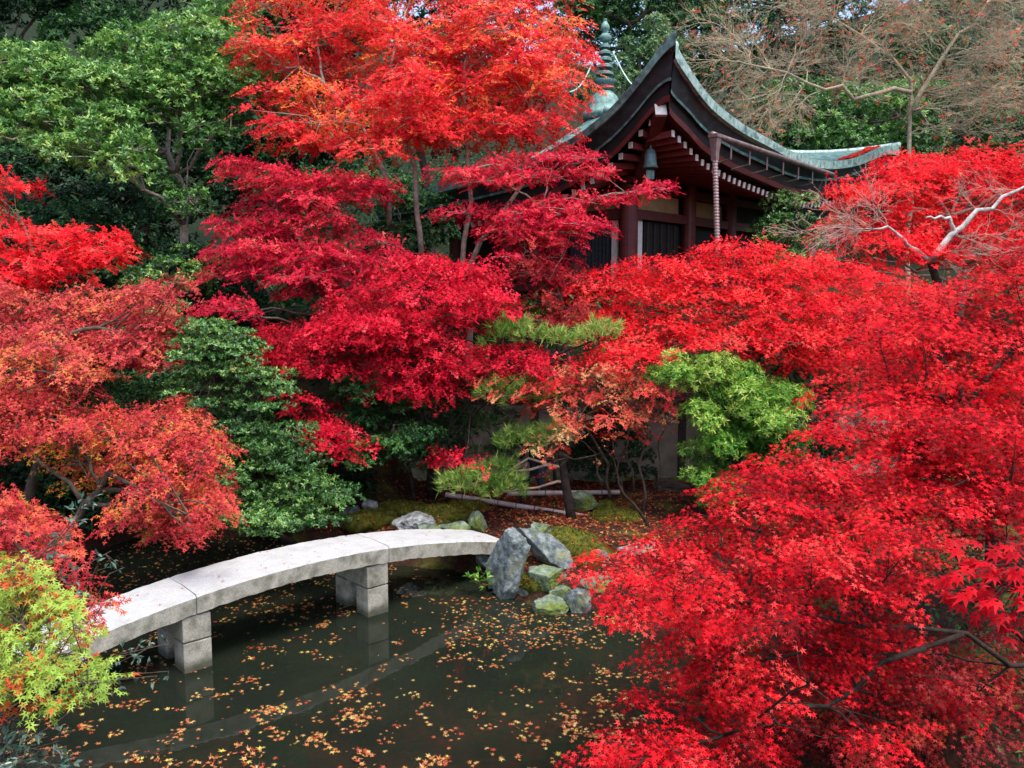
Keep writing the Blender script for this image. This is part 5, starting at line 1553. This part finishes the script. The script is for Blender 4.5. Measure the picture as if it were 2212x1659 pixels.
# ------------------------------------------------------------------ leaves floating on the pond
rng = np.random.default_rng(301)
pts = []
while len(pts) < 2700:
    u, v = rng.uniform(-20, 1560), rng.uniform(1225, 1665)
    c = gr(u, v, 0)
    if pond_sd(c[0], c[1]) > -.05: continue
    dens = .35 + .65 * (wob(c[0] * 1.1 + 3, c[1] * 1.1) > .1)
    if rng.random() > dens: continue
    k = 1 if rng.random() < .5 else rng.integers(3, 10)
    for _ in range(k):
        q = c[:2] + rng.normal(0, .055 if k > 1 else 0, 2)
        if pond_sd(q[0], q[1]) < -.03 and abs(np.dot(q - BA, BN) - .45) < 5: pts.append(q)
for _ in range(420):                                          # drift against the shore rocks and behind the bridge
    c = gr(rng.uniform(960, 1300), rng.uniform(1290, 1400), 0)
    if pond_sd(c[0], c[1]) < -.05: pts.append(c[:2] + rng.normal(0, .05, 2))
for _ in range(1100):
    c = np.array((rng.uniform(-7.2, -2), rng.uniform(11.5, 15.5)))
    if pond_sd(*c) < -.05: pts.append(c)
pts = np.array(pts)
order = np.argsort(pts[:, 1] + rng.normal(0, .6, len(pts)))
inview = [i for i in order if pts[i, 0] < .9 + .12 * (pts[i, 1] - 8) and pts[i, 0] > -4.4]
single = inview[:300]
rest = np.setdiff1d(np.arange(len(pts)), single)
V, Fc = _lobes(5, 112, (.6, .85, 1.0, .85, .6), .42, .0)
kinds = []
for ci, (nm, tv) in enumerate((('pale orange', .55), ('rusty red', .06), ('orange', .34), ('straw coloured', .82), ('bright yellow', 1.0))):
    ms = []
    for k in range(3):
        W = V.copy()
        r2 = W[:, 0] ** 2 + W[:, 1] ** 2
        W[:, 2] = .05 + r2 * (.25 + .3 * k) * rng.uniform(.4, 1.2) + (.12 + .12 * k) * W[:, 1] * rng.choice((-1, 1))
        W[:, 1] *= 1 - .22 * k
        W[:, 2] -= W[:, 2].min()
        me = bpy.data.meshes.new('floating_leaf')
        me.from_pydata([tuple(q) for q in W], [], [tuple(int(i) for i in f) for f in Fc])
        a = me.attributes.new('tint', 'FLOAT', 'FACE'); a.data.foreach_set('value', np.full(len(Fc), tv, np.float32))
        me.materials.append(M['floating']); ms.append(me)
    kinds.append((nm, ms))
for i in single:
    ci = rng.choice(5, p=[.34, .22, .24, .17, .03])
    nm, ms = kinds[ci]
    o = bpy.data.objects.new('floating_leaf', ms[rng.integers(3)]); COL.objects.link(o)
    s_ = .046 * rng.uniform(.5, 1.3)
    o.location = (pts[i, 0], pts[i, 1], .004 + .003 * rng.random()); o.rotation_euler = (0, 0, rng.random() * 6.283); o.scale = (s_, s_, s_ * rng.uniform(.5, 1.2))
    props(o, nm + ' maple leaf floating on the dark pond', 'leaf', nm + ' leaves floating on the pond')
n = len(rest)
a = rng.random(n) * 6.283
o = leaf_mesh('floating_leaves', np.column_stack([pts[rest], np.full(n, .008)]), np.stack([np.cos(a), np.sin(a), rng.normal(.06, .05, n)], -1), np.array((0, 0, 1.)) + rng.normal(0, .12, (n, 3)), .040 * rng.uniform(.3, 1.3, n), rng.random(n) ** .9, 'star5', M['floating'])
props(o, 'farther maple leaves drifting on the pond', 'fallen leaves', None, 'stuff')

# ------------------------------------------------------------------ dark carp just under the surface
def carp(u, v, L, rot, seed):
    c = gr(u, v, -.05)
    rg = np.random.default_rng(seed)
    root = thing('carp', 'slim dark carp swimming just below the pond surface', 'fish', c, 'dark carp under the floating leaves')
    n = 10
    m = MB()
    bend = rg.normal(0, .06)
    P = [np.array(((t - .5) * L, bend * math.sin(3.1 * t) * L * 1.4, 0)) for t in np.linspace(0, 1, n)]
    prof_ = [.012, .04, .055, .06, .058, .05, .04, .03, .02, .012]
    ca, sa = math.cos(rot), math.sin(rot)
    R2 = lambda p: np.array((p[0] * ca - p[1] * sa, p[0] * sa + p[1] * ca, p[2])) + c
    m.tube([R2(p) for p in P], [q * L / .5 for q in prof_], 8); m.build('body', M['carp'], root, c, smooth=True)
    e = P[-1]
    m = MB(); k = len(m.v)
    m.v += [R2(e), R2(e + np.array((.11, .05, 0)) * L * 2), R2(e + np.array((.06, 0, 0)) * L * 2), R2(e + np.array((.11, -.05, 0)) * L * 2), R2(e + np.array((.02, 0, .02)))]
    m.f += [(0, 1, 2), (0, 2, 3), (0, 2, 4)]
    m.build('tail_fin', M['carp'], root, c, fix=False)
for i, (u, v, L, r) in enumerate(((905, 1590, .30, .9), (985, 1575, .34, -.4), (1010, 1560, .28, .2), (780, 1655, .3, -.6), (1135, 1570, .3, .1), (1090, 1580, .3, -.7), (880, 1640, .3, -.9), (1060, 1645, .26, .1), (840, 1560, .26, .8))):
    carp(u, v, L, r, 400 + i)

# ------------------------------------------------------------------ a visitor walking behind the bamboo rail, mostly hidden by the pine
def skin_chain(name, verts, edges, radii, mat, parent, base, root_i=0, sub=2):
    me = bpy.data.meshes.new(name)
    me.from_pydata([tuple(np.array(v) - base) for v in verts], edges, [])
    o = mesh_obj(name, me, mat, parent)
    md = o.modifiers.new('skin', 'SKIN')
    sk = me.skin_vertices[0].data
    for i, r in enumerate(radii):
        sk[i].radius = (r, r) if np.isscalar(r) else r
        sk[i].use_root = (i == root_i)
    md.use_smooth_shade = True
    s2 = o.modifiers.new('sub', 'SUBSURF'); s2.levels = sub; s2.render_levels = sub
    return o
def person():
    g = at(1168, 1090, 16.6)
    gx_, gy_ = g[0], g[1]; z0 = float(hgt(gx_, gy_))
    base = np.array((gx_, gy_, z0))
    root = thing('person', 'person in navy jacket and blue jeans stooping behind the bamboo rail and pine', 'person', base)
    f = np.array((-.85, -.53, 0)); r = np.array((-f[1], f[0], 0)); u = np.array((0, 0, 1.))
    P = lambda a, b, c: base + f * a * .9 + r * b * .9 + u * c * .86
    pel = P(-.05, 0, .90)
    V = [pel, P(.02, 0, 1.08), P(.13, 0, 1.26), P(.20, 0, 1.36), P(.26, 0, 1.46), P(.20, .17, 1.33), P(.22, -.17, 1.33), P(.28, .22, 1.06), P(.30, -.22, 1.06), P(.44, .14, .88), P(.46, -.16, .90), P(-.03, .09, .84), P(-.03, -.09, .84)]
    E_ = [(0, 1), (1, 2), (2, 3), (3, 4), (3, 5), (3, 6), (5, 7), (7, 9), (6, 8), (8, 10), (0, 11), (0, 12)]
    skin_chain('jacket', V, E_, [(.17, .13), (.165, .12), (.19, .13), (.15, .11), .065, .085, .085, .06, .06, .045, .045, .11, .11], M['navy'], root, base)
    V = [P(-.05, 0, .92), P(-.04, .10, .84), P(.10, .11, .47), P(-.02, .11, .08), P(-.04, -.10, .84), P(.02, -.11, .46), P(-.16, -.11, .09)]
    skin_chain('jeans', V, [(0, 1), (1, 2), (2, 3), (0, 4), (4, 5), (5, 6)], [(.15, .12), .105, .075, .055, .105, .075, .055], M['denim'], root, base)
    for (a, b) in ((.0, .11), (-.14, -.11)):
        V = [P(a - .06, b, .05), P(a + .06, b, .045), P(a + .17, b, .035)]
        skin_chain('shoe', V, [(0, 1), (1, 2)], [.05, .05, .035], M['shoe'], root, base, 0, 1)
    # head with face
    hc = P(.34, 0, 1.58)
    V = [P(.265, 0, 1.45), P(.30, 0, 1.53), hc, P(.33, 0, 1.665), P(.41, 0, 1.57), P(.425, 0, 1.575), P(.39, 0, 1.50), P(.33, .082, 1.575), P(.33, -.082, 1.575)]
    skin_chain('head', V, [(0, 1), (1, 2), (2, 3), (2, 4), (4, 5), (1, 6), (2, 7), (2, 8)], [.05, .055, .085, .07, .03, .014, .035, .022, .022], M['skin'], root, base, 2)
    m = MB()
    bm_pts = []
    m.lathe(P(.315, 0, 1.60), [(.103, -.07), (.112, 0), (.108, .05), (.085, .095), (.045, .12), (.005, .125)], 14)
    m.build('hair', M['hair'], root, base, smooth=True)
    for sd in (-1, 1):
        m = MB(); m.lathe(P(.425, sd * .033, 1.595), [(.002, -.008), (.011, -.004), (.011, .004), (.002, .008)], 8); m.build('eye', M['hair'], root, base)
    m = MB(); m.tube([P(.425, -.025, 1.535), P(.435, 0, 1.533), P(.425, .025, 1.535)], .006, 5); m.build('mouth', M['red_lacquer'], root, base)
    for sd in (-1, 1):
        w = P(.45 if sd > 0 else .47, .13 if sd > 0 else -.15, .86 if sd > 0 else .88)
        d = unit(np.array(f * .5 - u * .8)); lat = r
        V = [w, w + d * .05, w + d * .085]; E2 = [(0, 1), (1, 2)]; R_ = [.024, .032, .030]
        for k, (off, ln) in enumerate(((-.028, .055), (-.01, .07), (.01, .075), (.028, .062))):
            i0 = len(V); V += [w + d * .10 + lat * off, w + d * (.10 + ln * .55) + lat * off + f * .012, w + d * (.10 + ln) + lat * off - f * .012]; E2 += [(2, i0), (i0, i0 + 1), (i0 + 1, i0 + 2)]; R_ += [.010, .009, .007]
        i0 = len(V); V += [w + d * .05 - lat * sd * .04, w + d * .085 - lat * sd * .055 + f * .02]; E2 += [(1, i0), (i0, i0 + 1)]; R_ += [.011, .008]
        skin_chain('hand', V, E2, R_, M['skin'], root, base, 1, 1)
person()
print('LEAVES', sum(TREES.values()), TREES)
